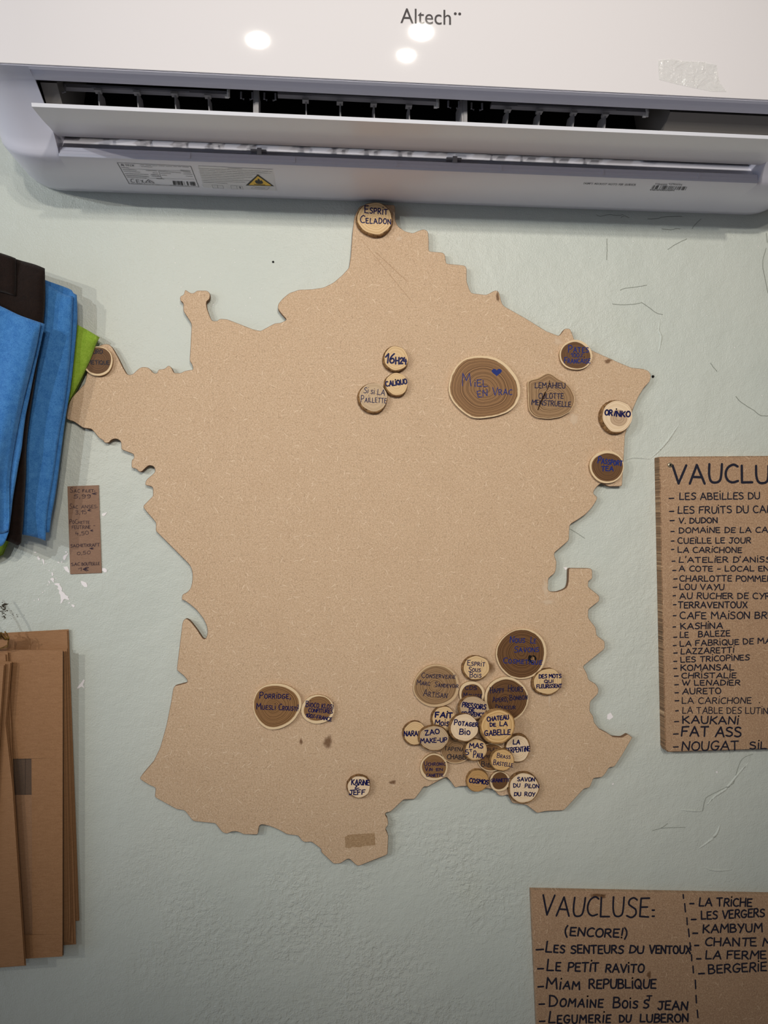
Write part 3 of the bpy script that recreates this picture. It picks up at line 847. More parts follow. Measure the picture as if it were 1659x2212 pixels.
# ------------------------------------------------------------------ wood slices
def wood_slice(label, cx, cy, rx, ry, style, mat, level, texts, rim=0.1, pith=(0, 0), face=(0.05, 0.06), outline=None,
               rot=0.0, seed=1, ink='ink', zf=None, extra=None, wob=0.02, cut=12):
    rg = random.Random(seed*7+3)
    ph = [rg.uniform(0, 6.28) for _ in range(6)]
    base = MAPD+0.0001+0.0074*level
    th = 0.0070 if style == 'bark' else 0.0050
    top = base+th
    c = at(cx, cy, top); k = (at(cx+1, cy, top)-c).length
    N = 56
    root = empty('wood_slice', (c.x, -base, c.z), label, 'wood slice', 'lettered wood slices on the map')

    def rad(a):
        e_ = a-rot
        r = rx*ry/math.hypot(ry*math.cos(e_), rx*math.sin(e_))
        return r*(1+wob*(math.sin(2*a+ph[0])*.5+math.sin(3*a+ph[1])*.7+.35*math.sin(5*a+ph[2])))
    if outline:
        poly = [Vector((p[0]-cx, -(p[1]-cy))) for p in chaikin([zf(*q) for q in outline], cut, 2)]

        def rad(a):
            d = Vector((math.cos(a), math.sin(a))); best = 1.0
            for i in range(len(poly)):
                p, q = poly[i], poly[(i+1) % len(poly)]
                e2 = q-p; den = d.x*e2.y-d.y*e2.x
                if abs(den) < 1e-9: continue
                t = (p.x*e2.y-p.y*e2.x)/den; u = (p.x*d.y-p.y*d.x)/den
                if t > 0 and -1e-6 <= u <= 1+1e-6: best = max(best, t) if best != 1.0 else t
            return best
    ang = [2*math.pi*i/N for i in range(N)]
    edge = [Vector((math.cos(a)*rad(a), math.sin(a)*rad(a))) for a in ang]
    fe = edge
    if style == 'bark':
        fs = 0.915
        fe = [p*fs*(1+.012*math.sin(7*a+ph[3]))+Vector((face[0]*rx, face[1]*ry)) for p, a in zip(edge, ang)]
    pt = Vector((pith[0]*rx, pith[1]*ry))
    S = [0.0, .12, .25, .4, .55, .7, .8, .88, .94, 1.0]
    tw = lambda p, d: Vector((c.x+p.x*k, -d, c.z+p.y*k))
    v, f, fm, sa, ha = [tw(pt, top)], [], [], [0.0], [1.0]
    hfv = []
    for i, a in enumerate(ang):
        rr = (fe[i]-pt).length
        w_ = rim*max(rx, ry)*(1+.35*math.sin(a+ph[4])+.2*math.sin(2*a+ph[5]))
        hfv.append(1.2 if style == 'bark' else 1-w_/rr)
    ha[0] = sum(hfv)/N
    for s in S[1:]:
        for i in range(N):
            v.append(tw(pt+(fe[i]-pt)*s, top)); sa.append(s); ha.append(hfv[i])
    R = len(S)-1
    for i in range(N):
        f.append((0, 1+i, 1+(i+1) % N)); fm.append(0)
        for r in range(R-1):
            a0 = 1+r*N+i; b0 = 1+r*N+(i+1) % N
            f.append((a0, a0+N, b0+N, b0)); fm.append(0)
    b0 = len(v)
    for q, d in ((0.997, top-0.0006), (0.985, base)):
        for i in range(N):
            p = fe[i]*q if style != 'bark' else fe[i]*0.98
            v.append(tw(p+(Vector((0, 0))), d)); sa.append(1.0); ha.append(1.2 if style == 'bark' else 0.5)
    ring0 = 1+(R-1)*N
    for i in range(N):
        j = (i+1) % N
        f.append((ring0+i, b0+i, b0+j, ring0+j)); fm.append(0 if style != 'bark' else 0)
        f.append((b0+i, b0+N+i, b0+N+j, b0+j)); fm.append(1)
    f.append(tuple(b0+N+i for i in range(N))[::-1]); fm.append(1)
    mesh_obj('disc', v, f, [M[mat], M['sapside']], root, root.location, fm, False, {'s': sa, 'hf': ha})
    if style == 'bark':
        v, f = [], []
        for q, d in ((None, top-0.0003), (.55, top+0.0001), (.85, top-0.0010), (1.0, top-0.0030), (1.01, base+0.002), (.98, base)):
            for i in range(N):
                if q is None:
                    p = fe[i]*0.995
                elif q < .9:
                    p = fe[i]+(edge[i]-fe[i])*q*rg.uniform(.9, 1.1)
                else:
                    p = edge[i]*q*rg.uniform(.985, 1.012)
                v.append(tw(p, d+(rg.uniform(-.0003, .0002) if q and q < 1 and q != .55 else 0)))
        for r in range(5):
            for i in range(N):
                j = (i+1) % N
                f.append((r*N+i, (r+1)*N+i, (r+1)*N+j, r*N+j))
        mesh_obj('bark', v, f, M['bark' if mat in ('w_pale', 'w_white', 'w_ash') else 'bark_lt'], root, root.location, None, False)
    mb = MB()
    for tx in texts:
        if tx[0] == 'heart':
            _, hx, hy, hw, hh = tx
            pts = []
            for i in range(28):
                a = 2*math.pi*i/28
                pts.append(zf(hx+hw/2*(math.sin(a)**3), hy-hh/2*(13*math.cos(a)-5*math.cos(2*a)-2*math.cos(3*a)-math.cos(4*a))/15))
            flat_poly(mb, pts, top+0.00015)
        else:
            write(mb, zf, *tx, top+0.00015, 1)
    if mb.v:
        o = mb.build('lettering', M[ink], root, root.location)
        o['label'] = 'handwritten blue marker lettering'
    if extra:
        extra(root, top, zf)
    return root


s1 = Z(750, 720, 8.295); s2 = Z(950, 720, 4.74); s3 = Z(1200, 700, 5.82); s4 = Z(530, 1450, 7.9)
s5 = Z(860, 1340, 8.295); s6 = Z(1040, 1340, 8.295); s7 = Z(860, 1500, 8.295); s8 = Z(1000, 1500, 8.295)

wood_slice('pale bark-edged wood slice written 16H24, uppermost of the three near the map centre', 854.3, 775.5, 28, 28, 'bark', 'w_pale', 0,
           [('16', 680, 528, 835, 538, 160, 29), ('H24', 868, 545, 1062, 548, 112, 28)], zf=s1, seed=1)
wood_slice('small pale bark-edged wood slice between the two others near the map centre', 855.5, 830.9, 25.6, 26, 'bark', 'w_pale', 0,
           [('CAL|QUO', 698, 950, 1070, 905, 85, 24)], zf=s1, seed=2)
wood_slice('pale wood slice with thin two-line writing, lower left of the three near the map centre', 804.9, 859.8, 32.8, 32.8, 'bark', 'w_ash', 0,
           [('Si si LA', 295, 1065, 668, 1110, 98, 12), ('Paillette', 247, 1230, 700, 1248, 118, 12)], zf=s1, seed=3)
wood_slice('biggest dark ringed wood slice, with a filled blue heart and the words for bulk honey', 1047, 838, 77, 66, 'flat', 'w_brown', 0,
           [('M', 232, 540, 318, 542, 122, 8), ('iEL', 358, 545, 488, 545, 66, 8), ('EN', 392, 655, 488, 642, 68, 8), ('Vrac', 540, 632, 740, 626, 78, 8), ('heart', 583, 396, 104, 80)],
           rim=.055, pith=(0, -.03), zf=s2, seed=4, ink='ink_blue',
           outline=[(460, 230), (580, 250), (680, 310), (770, 410), (815, 490), (830, 590), (810, 680), (750, 770), (640, 830), (480, 862), (360, 872), (280, 840), (180, 760), (110, 670), (85, 580), (100, 480), (140, 380), (210, 290), (320, 240)])


def split_crack(root, top, zf):
    mb = MB()
    pts = [zf(*p) for p in [(1088, 590), (1078, 600), (1052, 650), (1020, 730), (1000, 785), (1006, 790), (1030, 735), (1062, 665), (1086, 610)]]
    flat_poly(mb, pts, top+0.0003)
    pts = [zf(*p) for p in [(1128, 480), (1122, 482), (1110, 550), (1090, 590), (1096, 592), (1116, 552)]]
    flat_poly(mb, pts, top+0.00025)
    mb.build('split_crack', plain('split_dark_brown', (44, 28, 18), 0.9, 0.1), root, root.location)


wood_slice('five-sided grey-brown wood slice with a dark split, right of the biggest one', 1189.5, 856, 50, 49, 'flat', 'w_grey', 0,
           [('LEMAHIEU', 975, 560, 1285, 562, 54, 8), ('CULOTTE', 1012, 668, 1265, 668, 52, 8), ('MENSTRUELLE', 940, 730, 1342, 755, 50, 8)],
           rim=.03, pith=(.1, -.15), zf=s2, seed=5, ink='ink_dull', extra=split_crack, cut=2.5,
           outline=[(1110, 408), (1150, 425), (1210, 468), (1280, 500), (1342, 560), (1382, 640), (1377, 720), (1332, 800), (1240, 850), (1120, 872), (1000, 862), (955, 840), (912, 790), (903, 690), (898, 488), (1000, 465), (1060, 430)])
wood_slice('dark pale-rimmed wood slice on the north-east border edge, above the five-sided one', 1243.9, 766.8, 35, 31.8, 'flat', 'w_dark', 0,
           [('Pates', 1318, 195, 1522, 195, 72, 9), ('100%', 1342, 240, 1465, 246, 40, 7), ('Francaise', 1275, 303, 1540, 306, 62, 8)], rim=.10, zf=s2, seed=6, ink='ink_blue')


def grey_core(root, top, zf):
    o = blob('grey_heartwood', *zf(795, 1182), 17.8, 17.8, top+0.00007, M['w_core'], root, 3, .06, n=30)
    a = o.data.attributes.new('hf', 'FLOAT', 'POINT')
    a.data.foreach_set('value', [1.3]*len(o.data.vertices))


wood_slice('whitish thick-barked wood slice with a grey heart near the right map edge', 1330.6, 900.2, 35, 35.8, 'bark', 'w_white', 0,
           [('OR', 620, 1140, 712, 1148, 66, 18), ('i', 735, 1148, 741, 1150, 85, 18), ('NKO', 765, 1158, 935, 1168, 66, 18)], face=(.09, .03), zf=s3, seed=7, extra=grey_core)
wood_slice('dark wood slice with a wide pale left rim, lowest on the right map edge', 1310.8, 1008.4, 36.6, 34.6, 'flat', 'w_dark', 0,
           [('Passport', 532, 1745, 835, 1782, 84, 13), ('TEA', 578, 1845, 725, 1845, 56, 13)], rim=.11, pith=(.1, .02), zf=s3, seed=8, ink='ink_blue')
wood_slice('large dark rounded wood slice in the lower left of the map', 599, 1526, 53, 49, 'flat', 'w_brown', 0,
           [('Porridge,', 245, 462, 772, 470, 108, 14), ('Muesli', 192, 652, 512, 655, 100, 13), ('Crousti!', 568, 660, 905, 678, 100, 13)], rim=.085, pith=(-.2, 0), zf=s4, seed=9,
           outline=[(510, 205), (640, 215), (760, 260), (860, 330), (930, 420), (965, 540), (950, 640), (900, 740), (820, 860), (700, 940), (560, 992), (440, 997), (350, 970), (250, 890), (180, 780), (140, 680), (126, 560), (150, 430), (200, 330), (280, 260), (390, 215)])
wood_slice('smaller pale-rimmed wood slice touching the right of the large lower left one', 686.3, 1532.3, 35.2, 31.4, 'flat', 'w_brown', 0,
           [('Bioco klosi', 1032, 605, 1495, 642, 105, 13), ('CONFITURES', 1075, 692, 1488, 718, 60, 13), ('100%-FRANCE', 1030, 778, 1465, 850, 62, 13)], rim=.14, pith=(0, -.05), zf=s4, seed=10)
wood_slice('large grey-brown wood slice at the upper left of the crowded south-east cluster', 942.2, 1481.7, 49, 45.8, 'flat', 'w_grey', 0,
           [('Conserverie', 422, 1025, 1025, 1045, 90, 11), ('Marc', 332, 1152, 570, 1168, 84, 11), ('Sandevoir', 658, 1190, 1080, 1212, 88, 11), ('Artisan', 450, 1355, 872, 1390, 116, 11)],
           rim=.085, pith=(-.05, -.02), zf=s5, seed=11, ink='ink_dull')
wood_slice('pale bark-edged wood slice with three short lines, beside a brown ghost mark', 1027.6, 1443.7, 29.8, 27, 'bark', 'w_pale', 0,
           [('Esprit', 1242, 802, 1552, 826, 96, 13), ('Sous', 1262, 920, 1475, 925, 84, 13), ('Bois', 1285, 1022, 1488, 1026, 92, 13)], zf=s5, seed=12)
wood_slice('dark wood slice with a thick cream rim, half hidden under a bark-edged one', 1019, 1499, 27.3, 27, 'flat', 'w_dark', 0,
           [('CDS', 1202, 1240, 1408, 1244, 68, 13), ('Mousse', 1172, 1388, 1502, 1392, 92, 12)], rim=.17, zf=s5, seed=13, ink='ink_dull')
wood_slice('greyish bark-edged wood slice covering the thick cream-rimmed one', 1020.3, 1530.5, 31, 26, 'bark', 'w_ash', 1,
           [('PRESSOiRS', 1147, 1550, 1565, 1598, 82, 19), ('DE', 1272, 1642, 1362, 1642, 60, 18), ('PROVENCE', 1142, 1702, 1545, 1722, 64, 17)], zf=s5, seed=14)


def knot(root, top, zf):
    o = blob('knot_hole', *zf(905, 690), 8, 9, top+0.0001, M['black'], root, 4, .3)
    blob('knot_wood', *zf(920, 695), 4.5, 5, top+0.00012, M['bark'], root, 5, .3)


wood_slice('large very dark wood slice with a knot hole, topmost on the right of the cluster', 1126.6, 1412.3, 54, 53.6, 'flat', 'w_dark', 0,
           [('Nous', 512, 402, 778, 400, 108, 14), ('Le', 882, 405, 970, 412, 110, 13), ('Savons', 588, 572, 1025, 566, 108, 14), ('Cosmetique', 392, 765, 1078, 792, 100, 14)],
           rim=.06, pith=(0, .05), zf=s6, seed=15, ink='ink_blue', extra=knot)
wood_slice('large dark ringed wood slice under the very dark one, partly covered below', 1093, 1511.2, 47.4, 48, 'flat', 'w_dark', 0,
           [('Happy', 158, 1308, 405, 1288, 108, 13), ('Hours', 478, 1275, 738, 1277, 112, 13), ('Apero,', 202, 1466, 470, 1450, 96, 13), ('Bonbon', 512, 1430, 820, 1416, 98, 13), ('Douceur', 252, 1590, 610, 1590, 80, 12)],
           rim=.10, pith=(-.05, -.1), zf=s6, seed=16, ink='ink_dull')
wood_slice('oval pale rough-barked wood slice at the far right of the cluster', 1181.7, 1473.8, 33, 28.5, 'bark', 'w_pale', 0,
           [('DES MOTS', 1032, 1036, 1428, 1030, 66, 17), ('QUi', 1130, 1120, 1285, 1114, 50, 16), ('FLEURiSSENT', 992, 1217, 1440, 1205, 66, 16)], zf=s6, seed=17, rot=.25)
wood_slice('pale bark-edged wood slice just below the large grey-brown one, overlapped by two neighbours', 957.6, 1554.3, 26.6, 28, 'bark', 'w_pale', 0,
           [('FA|T', 668, 408, 970, 422, 92, 26), ('Mois', 655, 550, 905, 562, 98, 19)], zf=s7, seed=18, ink='ink')
wood_slice('whitish round bark-edged wood slice on top of the middle of the cluster', 1001.6, 1573.5, 32, 30.7, 'bark', 'w_white', 2,
           [('Potager', 1008, 545, 1422, 580, 96, 19), ('Bio', 1098, 716, 1288, 720, 100, 19)], zf=s7, seed=19)
wood_slice('pale bark-edged wood slice at the left end of the cluster, half covered', 895, 1585, 25.4, 26.4, 'bark', 'w_pale', 0,
           [('NARAN', 108, 745, 410, 742, 82, 19)], zf=s7, seed=20)
wood_slice('oval greyish smooth wood slice covering the leftmost one of the cluster', 937.2, 1595.2, 33.8, 27.5, 'bark', 'w_ash', 1,
           [('ZAO', 488, 735, 740, 696, 82, 20), ('MAKE-UP', 405, 870, 868, 852, 80, 18)], zf=s7, seed=21, face=(.01, .03), rot=-.1)
wood_slice('thin-rimmed brown wood slice with faded writing, buried under three others', 985.4, 1618.1, 34.2, 30.7, 'flat', 'w_grey', 0,
           [('TAPENADE', 825, 1000, 1300, 1028, 66, 11), ('CHABERT', 878, 1155, 1330, 1166, 76, 14)], rim=.06, zf=s7, seed=22, ink='ink_black')
wood_slice('small pale round wood slice with two-line writing, below the whitish middle one', 1027, 1621, 25, 23.8, 'bark', 'w_pale', 1,
           [('MAS', 1278, 952, 1520, 962, 82, 19), ('S', 1216, 1086, 1272, 1070, 86, 17), ('T', 1282, 1030, 1328, 1028, 44, 14), ('Paul', 1348, 1132, 1532, 1140, 116, 16)], zf=s7, seed=23)
wood_slice('dark wood slice with a wide cream rim, beside the notch of the south coast', 937.2, 1657.3, 29.8, 28.5, 'flat', 'w_brown', 0,
           [('Uchronic', 468, 1280, 848, 1270, 76, 11), ('Vin', 482, 1370, 612, 1372, 74, 11), ('EN', 682, 1370, 798, 1366, 48, 11), ('CANETTE', 502, 1474, 808, 1474, 50, 11)], rim=.13, pith=(.05, -.03), zf=s7, seed=24)
wood_slice('large golden bark-edged wood slice with three bold lines, right of centre in the cluster', 1074.7, 1569.9, 39, 37.4, 'bark', 'w_gold', 2,
           [('CHATEAU', 438, 485, 822, 440, 74, 19), ('DE', 488, 576, 588, 572, 60, 18), ('LA', 662, 566, 795, 560, 76, 18), ('GABELLE', 392, 740, 848, 718, 92, 19)], zf=s8, seed=25, face=(.02, .03))
wood_slice('pale dark-barked wood slice at the lower right of the golden one', 1119.3, 1616.3, 27.6, 29.6, 'bark', 'w_white', 0,
           [('LA', 902, 895, 1018, 890, 78, 19), ('SERPENTiNE', 772, 1052, 1200, 1012, 88, 17)], zf=s8, seed=26, face=(-.03, -.03))
wood_slice('thin cream-rimmed brown wood slice, mostly hidden below the golden one', 1062.7, 1636.2, 32, 30, 'flat', 'w_brown', 0,
           [('PLES', 442, 1015, 625, 1010, 50, 10), ('PRO', 388, 1135, 505, 1140, 52, 8), ('Bien', 328, 1285, 545, 1300, 86, 13)], rim=.07, zf=s8, seed=27, ink='ink_black')
wood_slice('small yellowish smooth wood slice with black two-line writing, over the hidden brown one', 1085, 1642.3, 26, 23.6, 'bark', 'w_gold', 1,
           [('Brass', 608, 1130, 848, 1152, 78, 11), ('Bastelle', 542, 1258, 888, 1302, 92, 12)], zf=s8, seed=28, face=(.0, .03))
wood_slice('small tan wood slice hanging over the south coast edge, left of two', 1032, 1686.9, 24.7, 24, 'bark', 'w_tan', 0,
           [('COSMOS', 112, 1578, 452, 1610, 76, 20)], zf=s8, seed=29, face=(-.02, .03))
wood_slice('smallest dark wood slice with a cream ring, between two on the south coast', 1079.6, 1688, 21.5, 21.3, 'flat', 'w_dark', 0,
           [('GRAINETTE', 500, 1570, 842, 1565, 58, 12)], rim=.17, zf=s8, seed=30)
wood_slice('cream bark-edged wood slice with four-word bold writing, lowest of the cluster', 1131.4, 1702.5, 34.4, 33.2, 'bark', 'w_white', 0,
           [('SAVON', 978, 1552, 1282, 1556, 66, 17), ('DU', 908, 1666, 1022, 1662, 66, 16), ('PiLON', 1112, 1670, 1360, 1680, 68, 16), ('DU', 918, 1816, 1038, 1816, 62, 17), ('ROY', 1108, 1818, 1292, 1826, 66, 17)], zf=s8, seed=31, face=(.01, .02))
wood_slice('small whitish wood slice alone near the bottom of the map', 774.8, 1699.6, 26, 25, 'bark', 'w_white', 0,
           [('KARiNE', 958, 240, 1124, 246, 48, 10), ('&', 990, 280, 1028, 276, 36, 9), ('JEFF', 937, 335, 1083, 330, 44, 10)], zf=zS, seed=32, face=(.02, .0))
wood_slice('dark pale-rimmed wood slice half covered by the green felt pouch', 210.7, 779.8, 32.8, 33, 'flat', 'w_dark', 0,
           [('URO', 420, 226, 524, 228, 42, 9), ('COSMETIQUE', 240, 344, 604, 350, 42, 8)], rim=.10, zf=zB, seed=33, ink='ink_black')
wood_slice('pale wood slice at the very top of the map, touching the air conditioner', 809.4, 473, 40.5, 36.6, 'bark', 'w_pale', 0,
           [('Esprit', 198, 165, 402, 180, 66, 9), ('Celadon', 160, 255, 432, 266, 66, 9)], zf=zN, seed=34, face=(.0, .03))

# ------------------------------------------------------------------ lists on boards
zt = Z(1400, 960, 6.405); zu = Z(1400, 1290, 5.977); zv = Z(1120, 1900, 3.0779)
b1 = [(1424, 988), (1426, 986.5), (1760, 984), (2120, 984), (2120, 1600), (1700, 1617), (1444, 1625), (1440, 1622), (1437, 1615)]
D1 = 0.015
c1 = at(1600, 1300, 0)
B1 = empty('list_board', (c1.x, -0.0005, c1.z), 'tall fibreboard sign with a long handwritten list, right edge of the photo', 'sign board')
slab('board', b1, 0.0005, D1, [M['mdf2'], M['mdf_edge']], B1, B1.location, 0.0012)
mb = MB(); dd = D1+0.0002
write(mb, zt, 'VAUCLUSE', 330, 535, 2080, 530, 250, 33, dd, 1)
for tx in (('LES ABE|LLES DU', 438, 765, 1545, 755, 92, 16), ('LES FRU|TS DU CAM', 415, 955, 1740, 942, 95, 16), ('V. DUDON', 425, 1092, 960, 1086, 70, 16),
           ('DOMA|NE DE LA CAN', 430, 1226, 1740, 1218, 72, 15), ('CUE|LLE LE JOUR', 415, 1370, 1420, 1364, 76, 15), ('LA CAR|CHONE', 415, 1495, 1295, 1497, 72, 15),
           ("L'ATEL|ER D'AN|SSA", 430, 1632, 1800, 1628, 72, 15), ('A COTE - LOCAL EN', 430, 1755, 1670, 1752, 70, 15), ('CHARLOTTE POMMER', 440, 1895, 1710, 1895, 78, 15),
           ('LOU VAYU', 440, 2010, 1050, 2012, 75, 15), ('AU RUCHER DE CYR', 440, 2135, 1690, 2135, 78, 15)):
    write(mb, zt, *tx, dd, 1)
for x0, x1, y in ((290, 355, 748), (297, 355, 928), (305, 360, 1055), (318, 360, 1205), (322, 357, 1338), (325, 356, 1455), (332, 370, 1617), (340, 385, 1745), (355, 400, 1862), (348, 398, 1978), (347, 378, 2095)):
    dash(mb, zt, x0, y, x1, y-2, 17, dd)
for tx in (('TERRAVENTOUX', 388, 140, 1278, 136, 76, 15), ('CAFE MA|SON BRE', 415, 280, 1610, 276, 84, 15), ('KASH|NA', 425, 410, 960, 405, 76, 15), ('LE', 415, 525, 520, 522, 72, 14), ('BALEZE', 650, 515, 1058, 502, 72, 14),
           ('LA FABR|QUE DE MAR', 415, 635, 1660, 592, 68, 14), ('LAZZARETT|', 425, 735, 1105, 716, 68, 14), ('LES TR|COP|NES', 425, 840, 1305, 810, 68, 14), ('KOMANSAL', 425, 945, 1105, 940, 72, 15),
           ('CHR|STAL|E', 435, 1045, 1135, 1040, 66, 14), ('W LENAD|ER', 440, 1140, 1185, 1136, 66, 14), ('AURETO', 445, 1250, 940, 1246, 72, 14), ('LA CAR|CHONE', 440, 1375, 1330, 1370, 76, 12),
           ('LA TABLE DES LUT|NS', 445, 1500, 1610, 1506, 80, 11), ('KAUKAN|', 450, 1625, 1160, 1638, 92, 18), ('FAT ASS', 432, 1788, 1200, 1802, 118, 21), ('NOUGAT', 437, 1978, 1165, 1972, 112, 18), ('S|LV', 1318, 1960, 1640, 1955, 88, 17)):
    write(mb, zu, *tx, dd, 1)
for x0, x1, y in ((327, 360, 98), (325, 360, 240), (322, 355, 385), (330, 370, 518), (325, 360, 625), (332, 375, 722), (332, 370, 830), (332, 370, 922), (340, 388, 1020), (345, 390, 1132), (347, 390, 1235), (350, 395, 1338), (356, 388, 1468), (342, 393, 1607), (328, 388, 1768), (328, 388, 1935)):
    dash(mb, zu, x0, y, x1, y-2, 16, dd)
dash(mb, zu, 1436, 1362, 1438, 1362, 14, dd)
mb.build('lettering', M['ink_black'], B1, B1.location)['label'] = 'handwritten navy list of names under the heading VAUCLUSE'

sp = at(1446.8, 1004.5, D1)
mb = MB()
R_ = 0.0032
ringp = []
for r, d in ((R_, 0.0), (R_, .0008), (R_*.8, .0014), (R_*.45, .0016)):
    ringp.append([sp+Vector((math.cos(2*math.pi*i/20)*r, -d, math.sin(2*math.pi*i/20)*r)) for i in range(20)])
for r in ringp:
    mb.v += r
for k in range(3):
    for i in range(20):
        j = (i+1) % 20
        mb.f.append((k*20+i, k*20+j, (k+1)*20+j, (k+1)*20+i)); mb.m.append(0)
mb.f.append(tuple(range(60, 80))); mb.m.append(0)
SCR = empty('screw', sp, 'small cross-head screw in the corner of the tall list board', 'screw')
mb.build('screw_head', M['steel'], SCR, SCR.location, True)
mb = MB()
for a in (0.5, 0.5+math.pi/2):
    u = Vector((math.cos(a), 0, math.sin(a)))*R_*.6; w_ = Vector((-math.sin(a), 0, math.cos(a)))*R_*.16
    o_ = Vector((0, -.00175, 0))
    mb.quad(sp+o_-u-w_, sp+o_+u-w_, sp+o_+u+w_, sp+o_-u+w_)
mb.build('cross_recess', M['black'], SCR, SCR.location)

b2 = [(1147, 1923), (1400, 1928), (1659, 1933), (2050, 1940), (2080, 2500), (1172, 2480), (1160, 2212)]
D2 = 0.008
c2 = at(1500, 2150, 0)
B2 = empty('list_board', (c2.x, -0.006, c2.z), 'fibreboard sign with two handwritten columns, bottom right corner of the photo', 'sign board')
slab('board', b2, 0.0005, D2, [M['mdf2']], B2, B2.location, 0.0006)
mb = MB(); dd = D2+0.0002
for tx in (('VAUCLUSE:', 152, 236, 900, 252, 128, 12), ('(ENCORE!)', 312, 372, 718, 386, 54, 11), ('Les', 182, 480, 305, 488, 72, 11), ('SENTEURS', 350, 490, 695, 490, 52, 11), ('DU', 738, 488, 830, 490, 48, 11), ('VENTOUX', 870, 490, 1142, 492, 50, 11),
           ('Le', 190, 605, 278, 607, 76, 11), ('PET|T', 330, 608, 530, 612, 58, 11), ('RAV|TO', 580, 614, 832, 618, 52, 11), ('Miam', 186, 722, 405, 732, 70, 11), ('REPUBL|QUE', 470, 724, 912, 722, 58, 11),
           ('Domaine', 205, 842, 560, 850, 72, 11), ('Bois', 630, 852, 790, 852, 66, 11), ('S', 832, 856, 865, 854, 56, 11), ('T', 855, 800, 886, 800, 28, 9), ('JEAN', 928, 862, 1122, 866, 54, 11),
           ('Legumerie', 202, 955, 610, 950, 74, 11), ('DU', 672, 948, 745, 948, 46, 11), ('LUBERON', 810, 948, 1128, 946, 52, 11),
           ('LA TR|CHE', 1202, 175, 1550, 178, 52, 10), ('LES VERGERS', 1217, 264, 1635, 246, 52, 10), ('KAMBYUM', 1228, 356, 1620, 346, 54, 10), ('CHANTE M|N', 1242, 440, 1760, 444, 52, 10),
           ('LA FERME', 1246, 527, 1645, 526, 54, 10), ('BERGER|E', 1265, 624, 1648, 606, 56, 10)):
    write(mb, zv, *tx, dd, 1)
for x0, y0, x1, y1 in ((118, 467, 165, 464), (128, 593, 165, 592), (130, 713, 165, 711), (138, 829, 172, 828), (140, 943, 175, 942), (1140, 160, 1165, 160), (1150, 266, 1180, 265), (1160, 357, 1190, 357), (1172, 438, 1198, 438), (1185, 527, 1212, 527), (1198, 626, 1235, 624)):
    dash(mb, zv, x0, y0, x1, y1, 11, dd)
for s_ in ((1095, 100, 1097, 125), (1105, 160, 1110, 215), (1120, 255, 1122, 300), (1130, 328, 1135, 380), (1140, 420, 1145, 470), (1150, 500, 1152, 540), (1160, 575, 1163, 620), (1175, 668, 1178, 725), (1180, 770, 1183, 820), (1188, 868, 1193, 918), (1200, 965, 1204, 1010)):
    dash(mb, zv, *s_, 9, dd)
mb.build('lettering', M['ink_black'], B2, B2.location)['label'] = 'handwritten navy lists split by a dashed line'
for i, (x, y, rx, ry) in enumerate(((520, 105, 22, 7), (560, 112, 12, 6), (868, 635, 8, 10))):
    blob('brown_stain', *zv(x, y), rx*.8, ry*.8, D2+0.00015, M['stain'], B2, i+4, .3)

# ------------------------------------------------------------------ price tag, nail
zg = Z(130, 1030, 9.618)
pc = at(182, 1145, 0)
PT = empty('price_tag', (pc.x, 0, pc.z), 'narrow kraft card price list taped to the wall left of the map', 'price tag')
slab('card', [(145.5, 1050.5), (213, 1048), (219.5, 1237.5), (151.5, 1240.5)], 0.0002, 0.0014, [M['kraft_tag']], PT, PT.location, 0.0001)
mb = MB(); dd = 0.0016
for tx in (('Sac', 208, 325, 405, 325, 98, 10), ('FiLET:', 468, 318, 720, 315, 52, 10), ('5,99', 282, 445, 630, 440, 74, 10), ('\u20ac', 655, 368, 752, 372, 36, 10), ('Sac', 195, 662, 365, 660, 98, 9), ('ANSES:', 440, 655, 778, 650, 62, 9), ('3,15', 322, 780, 545, 768, 76, 9), ('\u20ac', 572, 715, 645, 712, 40, 9),
           ('PoCh', 195, 975, 408, 975, 88, 9), ('ETTE', 430, 975, 608, 975, 56, 9), ('FEUTRiNE', 245, 1080, 632, 1078, 66, 9), ('4,50', 322, 1218, 592, 1196, 72, 9), ('\u20ac', 628, 1132, 682, 1135, 32, 10),
           ('SACHETKRAFT', 217, 1465, 818, 1442, 60, 10), ('0,50', 352, 1625, 625, 1600, 62, 9), ('\u20ac', 615, 1502, 690, 1506, 28, 11), ('SAC', 232, 1852, 410, 1840, 62, 10), ('BOUTEiLLE', 448, 1842, 818, 1828, 58, 10), ('1', 372, 1952, 440, 1952, 66, 9), ('\u20ac', 475, 1952, 580, 1948, 68, 16)):
    write(mb, zg, *tx, dd, 1)
dash(mb, zg, 692, 1016, 722, 1014, 10, dd)
mb.build('lettering', M['ink_pen'], PT, PT.location)['label'] = 'handwritten dark pen prices'

p = at(1410, 813.5, 0)
mb = MB()
mb.tube([p+Vector((0, -.0001, 0)), p+Vector((0, -.0012, 0))], 0.0017, 0, 14)
nl = mb.build('nail', M['black'], None, p)
tag(nl, 'tiny black nail head in the wall beside the easternmost tip of the map', 'nail')
p = at(590, 566, 0)
mb = MB()
mb.tube([p+Vector((0, -.0001, 0)), p+Vector((0, -.0006, 0))], 0.0014, 0, 10)
nl = mb.build('nail', M['black'], None, p)
tag(nl, 'tiny dark nail in the bare wall above the north coast of the map', 'nail')

# ------------------------------------------------------------------ felt pouches
def resample(pts, n):
    P = [Vector(p) for p in pts]
    q = [P[0]]; L = [0]
    for a, b in zip(P, P[1:]):
        L.append(L[-1]+(b-a).length)
    out = []
    for i in range(n+1):
        t = L[-1]*i/n
        for j in range(len(P)-1):
            if t <= L[j+1]+1e-9:
                f = (t-L[j])/max(L[j+1]-L[j], 1e-9)
                out.append(P[j].lerp(P[j+1], f)); break
    return out


def smoothline(pts):
    return [Vector((a, b)) for a, b in catmull([tuple(p) for p in pts], 6)]


